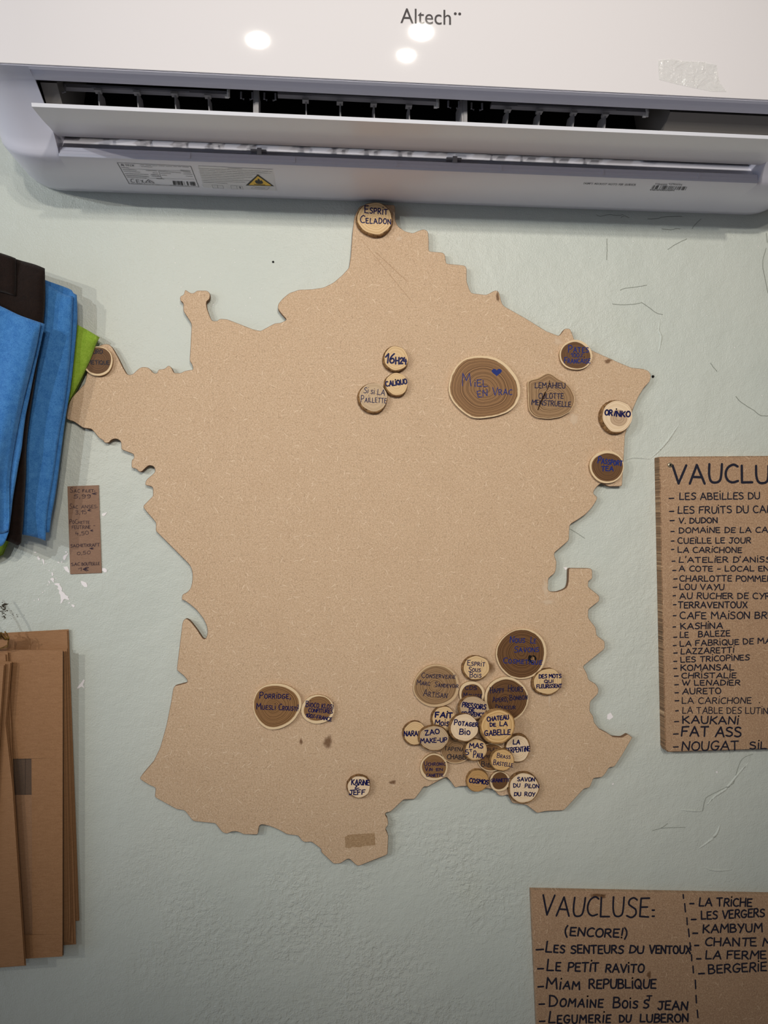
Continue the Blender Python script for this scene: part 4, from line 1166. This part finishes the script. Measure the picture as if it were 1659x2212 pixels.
def cloth(name, top, right, bottom, left, depth, thick, fold, mat, parent, nu=40, nv=60):
    """soft sheet of felt spanning four edges, folds given as a function of (u,v)"""
    T = resample(smoothline(top), nu); B = resample(smoothline(bottom), nu)
    L = resample(smoothline(left), nv); Rr = resample(smoothline(right), nv)
    v, f = [], []
    for side in (0, 1):
        for j in range(nv+1):
            for i in range(nu+1):
                u, w = i/nu, j/nv
                p = (T[i]*(1-w)+B[i]*w)+(L[j]*(1-u)+Rr[j]*u) - (T[0]*(1-u)*(1-w)+T[-1]*u*(1-w)+B[0]*(1-u)*w+B[-1]*u*w)
                fd = fold(u, w)
                rim_ = min(1.0, 12*min(1-u, w if w < .5 else 1-w)+.0)
                th = thick*(.35+.65*min(1, rim_*1.5))
                d = depth+fd+(th if side == 0 else 0)
                v.append(at(p.x, p.y, d))
    K = (nu+1)*(nv+1)
    for j in range(nv):
        for i in range(nu):
            a = j*(nu+1)+i
            f.append((a, a+nu+1, a+nu+2, a+1))
            f.append((K+a, K+a+1, K+a+nu+2, K+a+nu+1))
    for j in range(nv):
        for i in (0, nu):
            a = j*(nu+1)+i; q = (a, K+a, K+a+nu+1, a+nu+1)
            f.append(q if i == 0 else q[::-1])
    for i in range(nu):
        for j in (0, nv):
            a = j*(nu+1)+i; q = (a, a+1, K+a+1, K+a)
            f.append(q if j == 0 else q[::-1])
    return mesh_obj(name, v, f, mat, parent, parent.location, None, True)


def foldf(seed, amp, nfold=2.5, edge=0.0):
    rg = random.Random(seed); a, b, c = rg.uniform(0, 6), rg.uniform(0, 6), rg.uniform(-1, 1)
    return lambda u, w: amp*(math.sin(nfold*2*math.pi*u*.5+a+c*w*2)*.6+.4*math.sin(nfold*5*u+b-w*3))*(.3+.7*w**.7)+edge*(-(u**3))*.01


XL_ = -130
gp = at(60, 950, 0)
G = empty('felt_pouch', (gp.x, -.004, gp.z), 'lime green felt pouch hanging behind the blue ones', 'felt pouch', 'hanging felt pouches')
cloth('panel', [(XL_, 610), (60, 655), (166, 701), (215.5, 729)], [(215.5, 729), (207, 745), (196, 775), (172, 825), (152, 862), (139, 890), (118, 950), (75, 1050), (34, 1130), (5, 1196)],
      [(XL_, 1236), (-50, 1218), (5, 1196)], [(XL_, 610), (XL_, 900), (XL_, 1250)], .014, .003, lambda u, w: -.006*w*u+.003*math.sin(9*u), M['green'], G)
cloth('back_panel', [(XL_, 612), (60, 657), (166, 703), (212, 730)], [(212, 730), (206, 748), (198, 775), (175, 825), (156, 862), (143, 890), (120, 953), (77, 1054), (36, 1133), (7, 1198)],
      [(XL_, 1238), (-50, 1220), (7, 1198)], [(XL_, 612), (XL_, 900), (XL_, 1252)], .009, .002, lambda u, w: -.003*w*u, M['green'], G)

G = empty('felt_pouch', (gp.x, -.02, gp.z), 'bright blue felt pouch nearest the map, between the black and green ones', 'felt pouch', 'hanging felt pouches')
cloth('back_panel', [(XL_, 560), (60, 590), (98, 605), (150, 624), (157, 632), (166, 637)], [(166, 637), (167, 690), (161, 760), (152, 840), (142, 900), (134, 960), (121, 1060), (112, 1110), (107, 1150)],
      [(XL_, 1120), (50, 1148), (107, 1150)], [(XL_, 560), (XL_, 800), (XL_, 1120)], .024, .004, lambda u, w: .002*math.sin(7*u+w), M['blue'], G)
cloth('front_panel', [(XL_, 566), (60, 598), (98, 612), (135, 634), (158, 640)], [(158, 640), (156, 700), (150, 790), (140, 870), (128, 940), (115, 1030), (107, 1075), (101, 1120), (98.5, 1168)],
      [(XL_, 1130), (50, 1155), (98.5, 1168)], [(XL_, 566), (XL_, 800), (XL_, 1130)], .031, .005, lambda u, w: .004*math.sin(10*u+2.2*w)*(.2+w)*(1-u*.3), M['blue'], G)

G = empty('felt_pouch', (gp.x, -.04, gp.z), 'black-brown felt pouch between the two blue ones', 'felt pouch', 'hanging felt pouches')
cloth('panel', [(XL_, 512), (0, 547), (36, 560), (75, 571), (97, 580)], [(97, 580), (97.5, 640), (94, 693), (82, 780), (70, 860), (62, 914), (57, 968), (56, 1023), (53, 1077), (50, 1131), (46, 1172)],
      [(XL_, 1130), (10, 1167), (36, 1178), (46, 1172)], [(XL_, 512), (XL_, 800), (XL_, 1130)], .044, .006, lambda u, w: .003*math.sin(8*u+1.5*w), M['blackfelt'], G)
cloth('top_fold', [(XL_, 508), (0, 546), (34, 558)], [(34, 558), (35, 600), (34, 640)], [(XL_, 600), (0, 630), (34, 640)], [(XL_, 508), (XL_, 560), (XL_, 600)],
      .050, .003, lambda u, w: .0015*math.sin(6*u), M['blackfelt'], G, 16, 16)

G = empty('felt_pouch', (gp.x, -.055, gp.z), 'front blue felt pouch at the left edge of the photo, overlapping the black one', 'felt pouch', 'hanging felt pouches')
cloth('back_panel', [(XL_, 604), (0, 662), (40, 680), (97, 700)], [(97, 700), (87, 747), (75, 801), (63, 862), (56, 896), (51, 932), (47, 968), (40, 1005), (34, 1041), (28, 1077), (24, 1113), (19, 1150)],
      [(XL_, 1130), (-40, 1165), (2, 1180), (19, 1150)], [(XL_, 604), (XL_, 800), (XL_, 1130)], .058, .004, lambda u, w: .002*math.sin(6*u+w), M['blue'], G)
cloth('front_panel', [(XL_, 600), (0, 660), (40, 679), (70, 690), (89, 697)], [(89, 698), (80, 747), (67, 801), (51, 866), (41, 914), (31, 968), (24, 1014), (21, 1050), (21, 1090), (21, 1120), (18, 1146)],
      [(XL_, 1090), (-30, 1138), (0, 1153), (18, 1146)], [(XL_, 600), (XL_, 800), (XL_, 1090)], .065, .006, lambda u, w: .0055*math.sin(15*u+2.6*w+1.0)*(.25+.75*w), M['blue'], G, 60, 60)

# ------------------------------------------------------------------ kraft envelopes
XE = -150


def sheet(name, pts, d, t, mat, parent):
    return slab(name, pts, d, d+t, [mat], parent, parent.location, 0.0002)


def envelope(label, pts, d, inner=4):
    c_ = at(60, 1700, 0)
    E_ = empty('kraft_envelope', (c_.x, -d, c_.z), label, 'envelope', 'kraft envelopes hanging in the lower left')
    sheet('back_panel', pts, d, .0009, M['kraft'], E_)
    q = [(p[0]-(inner if p[0] > -100 else 0), p[1]+(inner if i < len(pts)/2 else -inner*.3)) for i, p in enumerate(pts)]
    sheet('front_panel', q, d+.0018, .0009, M['kraft'], E_)
    return E_


envelope('kraft card envelope rearmost of the bundle, its top corner highest', [(XE, 1376), (148, 1359.5), (171, 1989), (XE, 2012)], .003, 3)
envelope('kraft card envelope second from the wall, a narrow strip showing at the right', [(XE, 1412), (145, 1401), (164, 2040), (XE, 2062)], .0075, 6)
envelope('kraft card envelope third from the wall, just behind the windowed one', [(XE, 1406), (141, 1406), (152, 1990), (150, 2036), (XE, 2060)], .012, 5)
dC = .0175
c_ = at(60, 1700, 0)
EC = empty('kraft_envelope', (c_.x, -dC, c_.z), 'broad kraft card envelope with a cut-out window', 'envelope', 'kraft envelopes hanging in the lower left')
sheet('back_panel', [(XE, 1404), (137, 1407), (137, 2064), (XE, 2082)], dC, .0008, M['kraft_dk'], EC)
sheet('inner_flap', [(-60, 1718), (100, 1717), (100, 2050), (-60, 2060)], dC+.0015, .0006, M['kraft'], EC)
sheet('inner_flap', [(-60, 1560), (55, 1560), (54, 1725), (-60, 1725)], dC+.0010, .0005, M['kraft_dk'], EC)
fp = MB()
dF = dC+.0040
for q in ([(XE, 1402.5), (135.5, 1404.5), (135.3, 1638), (XE, 1641)], [(XE, 1641), (-40, 1640), (-40, 2020), (XE, 2024)], [(68, 1638.3), (135.3, 1638), (135, 2018), (70, 2018.5)], [(XE, 2024), (135, 2018), (134.8, 2066), (XE, 2084)]):
    P4 = [at(x, y, dF) for x, y in q]
    fp.quad(P4[0], P4[3], P4[2], P4[1])
    Q4 = [p_+Vector((0, .0008, 0)) for p_ in P4]
    fp.quad(*Q4)
    for i in range(4):
        j = (i+1) % 4
        fp.quad(P4[i], P4[j], Q4[j], Q4[i])
fp.build('front_panel', M['kraft'], EC, EC.location)
fp = MB()
P4 = [at(x, y, dF-.001) for x, y in ((-42, 1636), (72, 1636), (73, 2021), (-42, 2021))]
fp.quad(P4[0], P4[3], P4[2], P4[1])
fp.build('window_film', M['film'], EC, EC.location)['label'] = 'clear film window'
envelope('small kraft card envelope whose top corner peeks above the front left ones', [(XE, 1416), (17, 1409), (20, 1460), (30, 1700), (XE, 1750)], .0235, 5)
envelope('kraft card envelope front left, lowest bottom edge of the bundle', [(XE, 1426), (25.5, 1429), (15, 1560), (30, 1700), (56, 2086), (XE, 2102)], .0275, 3)
envelope('foremost kraft card envelope, only a slanted sliver at the left edge', [(XE, 1436), (11.5, 1434), (0, 1600), (-26, 2000), (XE, 2008)], .0325, 3)

kp = at(5, 1380, .034)
TW = empty('twine_tag', kp, 'knotted jute twine with a small kraft tag above the envelopes', 'twine tag')
sheet('tag_card', [(-30, 1374), (10, 1368), (18, 1376), (17, 1392), (-2, 1402), (-30, 1400)], .031, .0012, M['kraft'], TW)
mb = MB()
for k in range(4):
    pts = [at(-8+6*k+9*math.cos(a*.7+k), 1370+8*math.sin(a+k*1.3)+k*1.5, .035+.002*math.sin(2*a+k)) for a in [i*.45 for i in range(13)]]
    mb.tube(pts, .0009, 0, 6)
mb.tube([at(10, 1364, .034), at(16, 1371, .034), at(18, 1384, .034), at(16, 1396, .034), at(-5, 1402, .034)], .0008, 0, 6)
mb.tube([at(-5, 1366, .034), at(-25, 1330, .036), at(-60, 1280, .038)], .0012, 0, 6)
mb.build('twine', M['twine'], TW, TW.location, True)

# ------------------------------------------------------------------ air conditioner
XLo, XRo, XLb, XRb = -0.2957, 0.5356, -0.368, 0.624
ZT = 0.715
AC = empty('air_conditioner', (0.12, 0, 0.56), 'white wall-mounted air conditioner above the map with its louvre open', 'air conditioner')
P1 = (.2000, .4665); P2 = (.1805, .4640); PQ = (.1510, .4527); PM = (.118, .4335); PL = (.1060, .4220); PLb = (.1045, .4186)
capprof = [P1, (.19, .4648), P2, (.166, .4590), PQ, (.134, .4435), PM, (.109, .4262), PL, (.100, .4190), (.06, .4195), (.02, .4205), (.006, .4225), (0.0005, .428), (0.0005, ZT), (.2000, ZT)]
mb = MB()
Rr = .048


def endscale(t):
    return 1-.22*(1-math.sqrt(max(0, 1-(1-t)**2)))


anc = (0.0005, .57)
ts = [0, .03, .08, .16, .28, .42, .6, .8, 1.0]
mb.prism(capprof, [(XLb+Rr*t, endscale(t), anc) for t in ts]+[XLo])
mb.prism(capprof, [XRo]+[(XRb-Rr*t, endscale(t), anc) for t in reversed(ts)])
mid_low = [(.1048, .4300), PL, (.1050, .4198), (.100, .4190), (.06, .4195), (.02, .4205), (.006, .4225), (.0005, .428), (.0005, .445), (.095, .4360)]
mb.prism(mid_low, [XLo, XRo], 0, False)
mid_up = [P1, (.196, .4655), (.194, .4668), (.189, .4650), P2, (.178, .4648), (.176, .475), (.19, .49), (.2, .50)]
mb.prism(mid_up, [XLo, XRo], 0, False)
mb.quad((XLo, -.0005, .44), (XRo, -.0005, .44), (XRo, -.0005, ZT), (XLo, -.0005, ZT))
cas = mb.build('casing', M['casing'], AC, AC.location)
bev = None
for pz in cas.data.polygons:
    pz.use_smooth = True
m_ = cas.modifiers.new('edges', 'EDGE_SPLIT'); m_.split_angle = math.radians(38)

# glossy front panel, leaning outwards towards its top
PT_A = .235


def panel_d(zz):
    h = zz-.4672
    return .2022+PT_A*h-.25*h*h


mb = MB()
prof = [(.196, .4690), (.1995, .4672), (.2022, .4672)]
zz = .4672
for i in range(1, 13):
    zz = .4672+(.735-.4672)*i/12
    prof.append((panel_d(zz), zz))
prof += [(.06, .745), (.06, .72), (.19, .70)]
mb.prism(prof, [(XLb-.002+.02*t, endscale(t)*.5+.5, (.1, .6)) for t in (0, .1, .35, 1)]+[XLo, XRo]+[(XRb+.002-.02*t, endscale(t)*.5+.5, (.1, .6)) for t in (1, .35, .1, 0)])
pn = mb.build('front_panel', M['panel'], AC, AC.location)
for pz in pn.data.polygons:
    pz.use_smooth = True
m_ = pn.modifiers.new('edges', 'EDGE_SPLIT'); m_.split_angle = math.radians(30)

# lower lip with ribs
mb = MB()
mb.box(XLo+.001, XRo-.001, -.1062, -.104, .4222, .4298)
mb.box(XLo+.001, XRo-.001, -.1066, -.104, .4258, .4264)
for x in (-.15, -.03, .09, .215, .34, .46):
    mb.box(x-.0012, x+.0012, -.1070, -.104, .4222, .4285)
mb.build('lower_lip', M['lip'], AC, AC.location)

# air duct
mb = MB()
XD = 0.395
lo = [(.1030, .4300), (.094, .4370), (.085, .452), (.06, .50), (.05, .54)]
up = [(.176, .4655), (.150, .500), (.12, .535), (.05, .56)]
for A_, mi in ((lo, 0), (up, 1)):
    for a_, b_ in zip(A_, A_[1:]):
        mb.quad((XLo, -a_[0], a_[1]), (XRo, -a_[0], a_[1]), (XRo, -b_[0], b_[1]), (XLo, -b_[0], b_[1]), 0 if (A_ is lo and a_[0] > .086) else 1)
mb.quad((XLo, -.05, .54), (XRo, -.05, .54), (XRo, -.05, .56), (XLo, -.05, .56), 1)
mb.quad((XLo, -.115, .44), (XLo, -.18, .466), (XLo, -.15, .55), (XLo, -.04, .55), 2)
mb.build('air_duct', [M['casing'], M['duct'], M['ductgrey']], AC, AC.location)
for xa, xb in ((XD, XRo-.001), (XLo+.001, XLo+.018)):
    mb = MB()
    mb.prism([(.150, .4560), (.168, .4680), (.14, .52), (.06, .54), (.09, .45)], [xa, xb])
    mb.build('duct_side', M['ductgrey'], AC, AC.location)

# swing vanes, posts, linkage bars
def atd(px, py, d):
    return at(px, py, d)


VD = .148
for px, py in ((213, 196), (297, 200), (378, 203), (450, 207), (661, 217), (735, 221), (808, 225), (884, 229), (1098, 237), (1166, 241), (1240, 244), (1308, 248)):
    p = at(px, py, VD)
    mb = MB()
    sgn = -1 if px < 900 else 1
    bend = .004 if px < 600 else (.001 if px < 900 else -.006)
    pr = [(0, 0), (.3, -.010), (.65, -.020), (1, -.029)]
    for k in range(3):
        (u0, z0), (u1, z1) = pr[k], pr[k+1]
        x0, x1 = p.x+bend*u0*u0, p.x+bend*u1*u1
        for s_ in (0,):
            mb.quad((x0-.0007, p.y-.003*u0, p.z+z0), (x1-.0007, p.y-.003*u1, p.z+z1), (x1-.0007, p.y+.030, p.z+z1+.004), (x0-.0007, p.y+.022, p.z+z0+.004))
            mb.quad((x0+.0007, p.y-.003*u0, p.z+z0), (x0+.0007, p.y+.022, p.z+z0+.004), (x1+.0007, p.y+.030, p.z+z1+.004), (x1+.0007, p.y-.003*u1, p.z+z1))
            mb.quad((x0-.0007, p.y-.003*u0, p.z+z0), (x0+.0007, p.y-.003*u0, p.z+z0), (x1+.0007, p.y-.003*u1, p.z+z1), (x1-.0007, p.y-.003*u1, p.z+z1))
    mb.box(p.x-.004, p.x+.003, p.y-.0035, p.y+.004, p.z-.0015, p.z+.001)
    mb.build('swing_vane', M['vane'], AC, AC.location)
for a_, b_ in (((140, 189), (490, 206)), ((600, 205), (945, 227)), ((1060, 228), (1400, 246))):
    A_ = at(*a_, VD-.004); B_ = at(*b_, VD-.004)
    mb = MB()
    mb.box(A_.x, B_.x, A_.y-.004, A_.y+.004, A_.z-.0016, A_.z+.0022)
    mb.box(A_.x+.03, B_.x-.04, A_.y-.005, A_.y-.003, A_.z-.0010, A_.z+.0005)
    mb.build('linkage_bar', M['vanebar'], AC, AC.location)
for px, py in ((494, 204), (945, 226), (1396, 246)):
    p = at(px, py, .152)
    mb = MB()
    mb.tube([p+Vector((0, -.002, -.0045)), p+Vector((0, -.003, .0)), p+Vector((0, -.002, .0045))], .0017, 0, 8)
    mb.box(p.x-.004, p.x, p.y-.002, p.y+.002, p.z-.0035, p.z-.001)
    mb.build('bar_clip', M['clip'], AC, AC.location)
for px, py in ((553, 205), (1003, 228)):
    p = at(px, py, .158)
    mb = MB()
    mb.box(p.x-.0030, p.x+.0022, -.158, -.120, p.z-.022, p.z+.012)
    mb.box(p.x-.0008, p.x+.0030, -.160, -.150, p.z-.022, p.z+.012)
    mb.build('divider_post', M['vane'], AC, AC.location)
for px, py in ((128, 192), (533, 207), (583, 209), (980, 226), (1030, 230)):
    p = at(px, py, .156)
    mb = MB()
    for sx in (-1, 1):
        mb.tube([p+Vector((sx*.006, 0, .004)), p+Vector((sx*.0062, 0, -.003)), p+Vector((sx*.003, 0, -.004))], .0011, 0, 6)
    mb.build('bar_hook', M['vanebar'], AC, AC.location)

# flap: thin curved plate, front edge lowest and nearest
mb = MB()
F1 = (.1925, .4288); F2 = (.1093, .4412)
fpf = []
for i in range(9):
    t = i/8
    d_ = F1[0]+(F2[0]-F1[0])*t; z_ = F1[1]+(F2[1]-F1[1])*t-.0022*math.sin(math.pi*t)
    fpf.append((d_, z_))
# crease near the hinge
fpf[-3] = (fpf[-3][0], fpf[-3][1]-.0010)
fpf[-2] = (fpf[-2][0]-.0045, fpf[-2][1]-.0012)
upf = [(d_+.0002, z_+.0036) for d_, z_ in reversed(fpf)]
upf[-1] = (F1[0]+.0012, F1[1]+.0034)
mb.prism(fpf+upf, [XLo+.0015, XLo+.0025, XRo-.0025, XRo-.0015])
fl = mb.build('air_flap', M['flap'], AC, AC.location)
for pz in fl.data.polygons:
    pz.use_smooth = True
m_ = fl.modifiers.new('edges', 'EDGE_SPLIT'); m_.split_angle = math.radians(28)
for px, py in ((560, 326), (983, 344)):
    p = at(px, py, .107)
    mb = MB()
    mb.box(p.x-.0026, p.x+.0026, -.1075, -.100, p.z-.004, p.z+.0035)
    mb.box(p.x-.010, p.x+.008, -.106, -.100, p.z+.0005, p.z+.0025)
    mb.build('flap_hinge', M['vane'], AC, AC.location)

# printing on the underside
UN = Vector((0, -0.0125, 1)).normalized()
UP0 = Vector((0, -.06, .4195-.0004))


def und(px, py):
    return on_plane(px, py, UP0, UN)


def und_line(mb, x0, y0, x1, y1, w, m=0):
    A_ = und(x0, y0); B_ = und(x1, y1)
    kx = (und(x0+1, y0)-A_).length
    ribbon(mb, [(A_.x, A_.y), (B_.x, B_.y)], w*kx*.5, lambda p_: Vector((p_.x, p_.y, UP0.z-(p_.y-UP0.y)*UN.y/UN.z)), m, Vector((0, 0, -1)))


zl = Z(230, 330, 4.1475)
mb = MB()
for a_, b_ in (((97, 90), (755, 122)), ((755, 122), (828, 308)), ((828, 308), (205, 280)), ((205, 280), (97, 90))):
    und_line(mb, *zl(*a_), *zl(*b_), 1.1)
rg = random.Random(3)


def bars(mb, x0, y0, x1, y1, w, gap=.25, m=0):
    t = 0
    while t < 1:
        l = rg.uniform(.06, .16)
        e_ = min(1, t+l)
        a_ = zl(x0+(x1-x0)*t, y0+(y1-y0)*t); b_ = zl(x0+(x1-x0)*e_, y0+(y1-y0)*e_)
        und_line(mb, *a_, *b_, w, m)
        t = e_+.03*gap/.25


for a_ in ((300, 110, 735, 130, 1.1), (312, 124, 410, 129, 1.2), (135, 135, 200, 138, 1.4), (150, 152, 270, 158, 1.3), (355, 160, 450, 164, 1.3), (160, 168, 300, 175, 1.3), (415, 180, 460, 183, 1.3), (168, 188, 375, 197, 1.4), (400, 196, 470, 200, 1.5), (178, 205, 380, 215, 1.6), (405, 210, 480, 214, 1.6), (188, 220, 355, 229, 1.4), (450, 232, 515, 236, 1.5),
          (475, 165, 665, 182, 1.3), (665, 158, 752, 165, 1.6), (690, 175, 758, 180, 1.2), (485, 183, 575, 188, 1.2), (495, 200, 540, 203, 1.2), (690, 190, 770, 196, 1.2), (712, 210, 772, 214, 1.3), (220, 276, 480, 288, .9), (570, 292, 745, 300, .9)):
    bars(mb, *a_)
und_line(mb, *zl(200, 145), *zl(750, 170), .7); und_line(mb, *zl(465, 160), *zl(495, 232), .7); und_line(mb, *zl(270, 225), *zl(785, 240), .7)
for i in range(34):
    x = 595+i*5.8
    if rg.random() < .62:
        und_line(mb, *zl(x, 255+i*.28), *zl(x+9, 287+i*.25), rg.choice((.7, 1.1, 1.5)))


def glyph_und(mb, ch, x0, y0, h, w, slant, sw):
    for s_ in strokes(ch)[0]:
        pts = []
        for q in s_:
            a_ = zl(x0+q[0]*w+(1-q[1])*slant, y0-q[1]*h)
            P_ = und(*a_); pts.append((P_.x, P_.y))
        kx = (und(400, 380)-und(401, 380)).length
        ribbon(mb, pts, sw*kx*.5, lambda p_: Vector((p_.x, p_.y, UP0.z-(p_.y-UP0.y)*UN.y/UN.z)), 0, Vector((0, 0, -1)))


glyph_und(mb, 'C', 212, 268, 30, 50, 12, 1.3); glyph_und(mb, 'E', 262, 270, 30, 55, 12, 1.3); glyph_und(mb, 'X', 305, 272, 28, 40, 12, 1.1)
for a_, b_ in (((375, 242), (430, 273)), ((430, 273), (350, 268)), ((350, 268), (375, 242))):
    und_line(mb, *zl(*a_), *zl(*b_), 1.3)
und_line(mb, *zl(378, 255), *zl(392, 266), 2)
x_ = 128
for c_ in 'ALTECH':
    glyph_und(mb, c_, x_, 118+(x_-128)*.05, 17 if c_ == 'A' else 15, 20, 5, 1.0)
    x_ += 20
mb.build('rating_label', M['print'], AC, AC.location)

mb = MB()
V4 = [und(*zl(*q)) for q in ((822, 118), (1490, 150), (1520, 340), (868, 312))]
mb.quad(V4[0], V4[3], V4[2], V4[1])
for v_ in mb.v:
    v_.z += .0001
sticker = mb.build('warning_sticker', M['sticker'], AC, AC.location)
mb = MB()
bars(mb, 1088, 138, 1212, 144, 1.2, .1)
for i in range(9):
    y = 141+i*15.5
    x0 = 826+i*5.5
    end = (1480, 1470, 1390, 1310, 1310, 1230, 1290, 1240, 1080)[i]
    bars(mb, x0, y, end, y+(end-x0)*.043, 1.0, .12)
for q in ([(945, 288), (955, 316), (1052, 320), (1040, 292)], [(1112, 294), (1122, 324), (1226, 328), (1212, 298)], [(1318, 303), (1295, 318), (1435, 332), (1462, 312)]):
    for i in range(4):
        und_line(mb, *zl(*q[i]), *zl(*q[(i+1) % 4]), .7)
und_line(mb, *zl(992, 290), *zl(1000, 318), .7); und_line(mb, *zl(1165, 296), *zl(1172, 326), .7); und_line(mb, *zl(1330, 312), *zl(1420, 318), 1.6)
und_line(mb, *zl(1195, 305), *zl(1200, 318), 3)
mb.build('sticker_print', M['print_lt'], sticker, AC.location)
mb = MB()


def tri_und(pts, m, dz):
    P_ = [und(*zl(*q)) for q in pts]
    b_ = len(mb.v)
    mb.v += [p_-Vector((0, 0, dz)) for p_ in P_]
    for tr in tessellate_polygon([[Vector((p_.x, p_.y, 0)) for p_ in P_]]):
        mb.f.append(tuple(b_+i for i in tr)); mb.m.append(m)


tri_und([(1356, 193), (1502, 300), (1247, 293)], 0, .0001)
tri_und([(1356, 207), (1478, 293), (1275, 287)], 1, .0002)
tri_und([(1340, 272), (1330, 255), (1340, 240), (1350, 248), (1358, 228), (1372, 238), (1378, 250), (1388, 243), (1400, 258), (1404, 272), (1385, 278), (1360, 277)], 0, .0003)
tri_und([(1322, 278), (1422, 283), (1422, 288), (1322, 283)], 0, .0003)
mb.build('flammable_warning_triangle', [M['blackprint'], M['yellow']], sticker, AC.location)

mb = MB()
zq = Z(1259, 180, 4.1475)
zl = zq


def micro(text, x0, y0, x1, y1, h, sw, slant):
    ss, w_ = strokes(text)
    kx = (und(1400, 400)-und(1401, 400)).length
    for s_ in ss:
        pts = []
        for q in s_:
            t = q[0]/w_
            P_ = und(*zq(x0+(x1-x0)*t+(1-q[1])*slant, y0+(y1-y0)*t-q[1]*h)); pts.append((P_.x, P_.y))
        ribbon(mb, pts, sw*kx*.5, lambda p_: Vector((p_.x, p_.y, UP0.z-(p_.y-UP0.y)*UN.y/UN.z)), 0, Vector((0, 0, -1)))


micro("DON'T ADJUST AUTO AIR GUIDER", 12, 905, 475, 918, 14, .8, -5)
mb.build('caution_print', M['print'], AC, AC.location)
mb = MB()
for dgt, x0, x1 in (('115605', 650, 755), ('4210294', 772, 890)):
    micro(dgt, x0, 908, x1, 916, 11, .8, -3) if all(c_ in GL for c_ in dgt) else None
micro('44B001000A644', 603, 960, 822, 966, 9, .9, -3)
for i in range(44):
    x = 632+i*7
    if rg.random() < .68:
        und_line(mb, *zq(x, 916+i*.3), *zq(x-18, 946+i*.3), rg.choice((.6, .9, 1.3)))
mb.build('serial_barcode_print', M['print'], AC, AC.location)

# maker's word mark on the front panel
def panel_at(px, py, off=.0003):
    zz_ = .52
    for _ in range(6):
        p_ = at(px, py, panel_d(zz_)+off); zz_ = p_.z
    return Vector((p_.x, -(panel_d(zz_)+off), zz_))


fc = bpy.data.curves.new('word_mark_curve', 'FONT')
fc.body = 'Altech'
fc.size = 1.0
fo = bpy.data.objects.new('word_mark_tmp', fc)
COL.objects.link(fo)
bpy.context.view_layer.update()
me = bpy.data.meshes.new_from_object(fo.evaluated_get(bpy.context.evaluated_depsgraph_get()))
xs = [v_.co.x for v_ in me.vertices]; ys = [v_.co.y for v_ in me.vertices]
x0, x1, y0, y1 = min(xs), max(xs), min(ys), max(ys)
vv_ = []
for v_ in me.vertices:
    u = (v_.co.x-x0)/(x1-x0); w_ = (v_.co.y-y0)/(y1-y0)
    vv_.append(panel_at(865+(974-865)*u, (50+4*u)-32.5*w_))
ff_ = [tuple(p_.vertices) for p_ in me.polygons]
bpy.data.objects.remove(fo)
for cx_ in (983.5, 993):
    b_ = len(vv_)
    vv_ += [panel_at(cx_+3.1*math.cos(2*math.pi*i/14), 29.5+(cx_-983)*.05+3.1*math.sin(-2*math.pi*i/14)) for i in range(14)]
    ff_.append(tuple(range(b_, b_+14)))
mesh_obj('word_mark', vv_, ff_, M['logo'], AC, AC.location)

# strip of crumpled clear tape on the panel
mb = MB()
TP = [(1421, 130), (1450, 127), (1480, 132), (1516, 133), (1548, 140), (1550, 160), (1556, 180), (1570, 198), (1540, 198), (1500, 190), (1455, 180), (1424, 172)]
V_ = [panel_at(x, y, .0006) for x, y in TP]
b_ = len(mb.v); mb.v += V_
cc = panel_at(1490, 160, .0010); mb.v.append(cc)
for i in range(len(V_)):
    mb.f.append((i, len(V_), (i+1) % len(V_))); mb.m.append(0)
mb.build('clear_tape', M['tape'], AC, AC.location)['label'] = 'crumpled strip of clear tape'
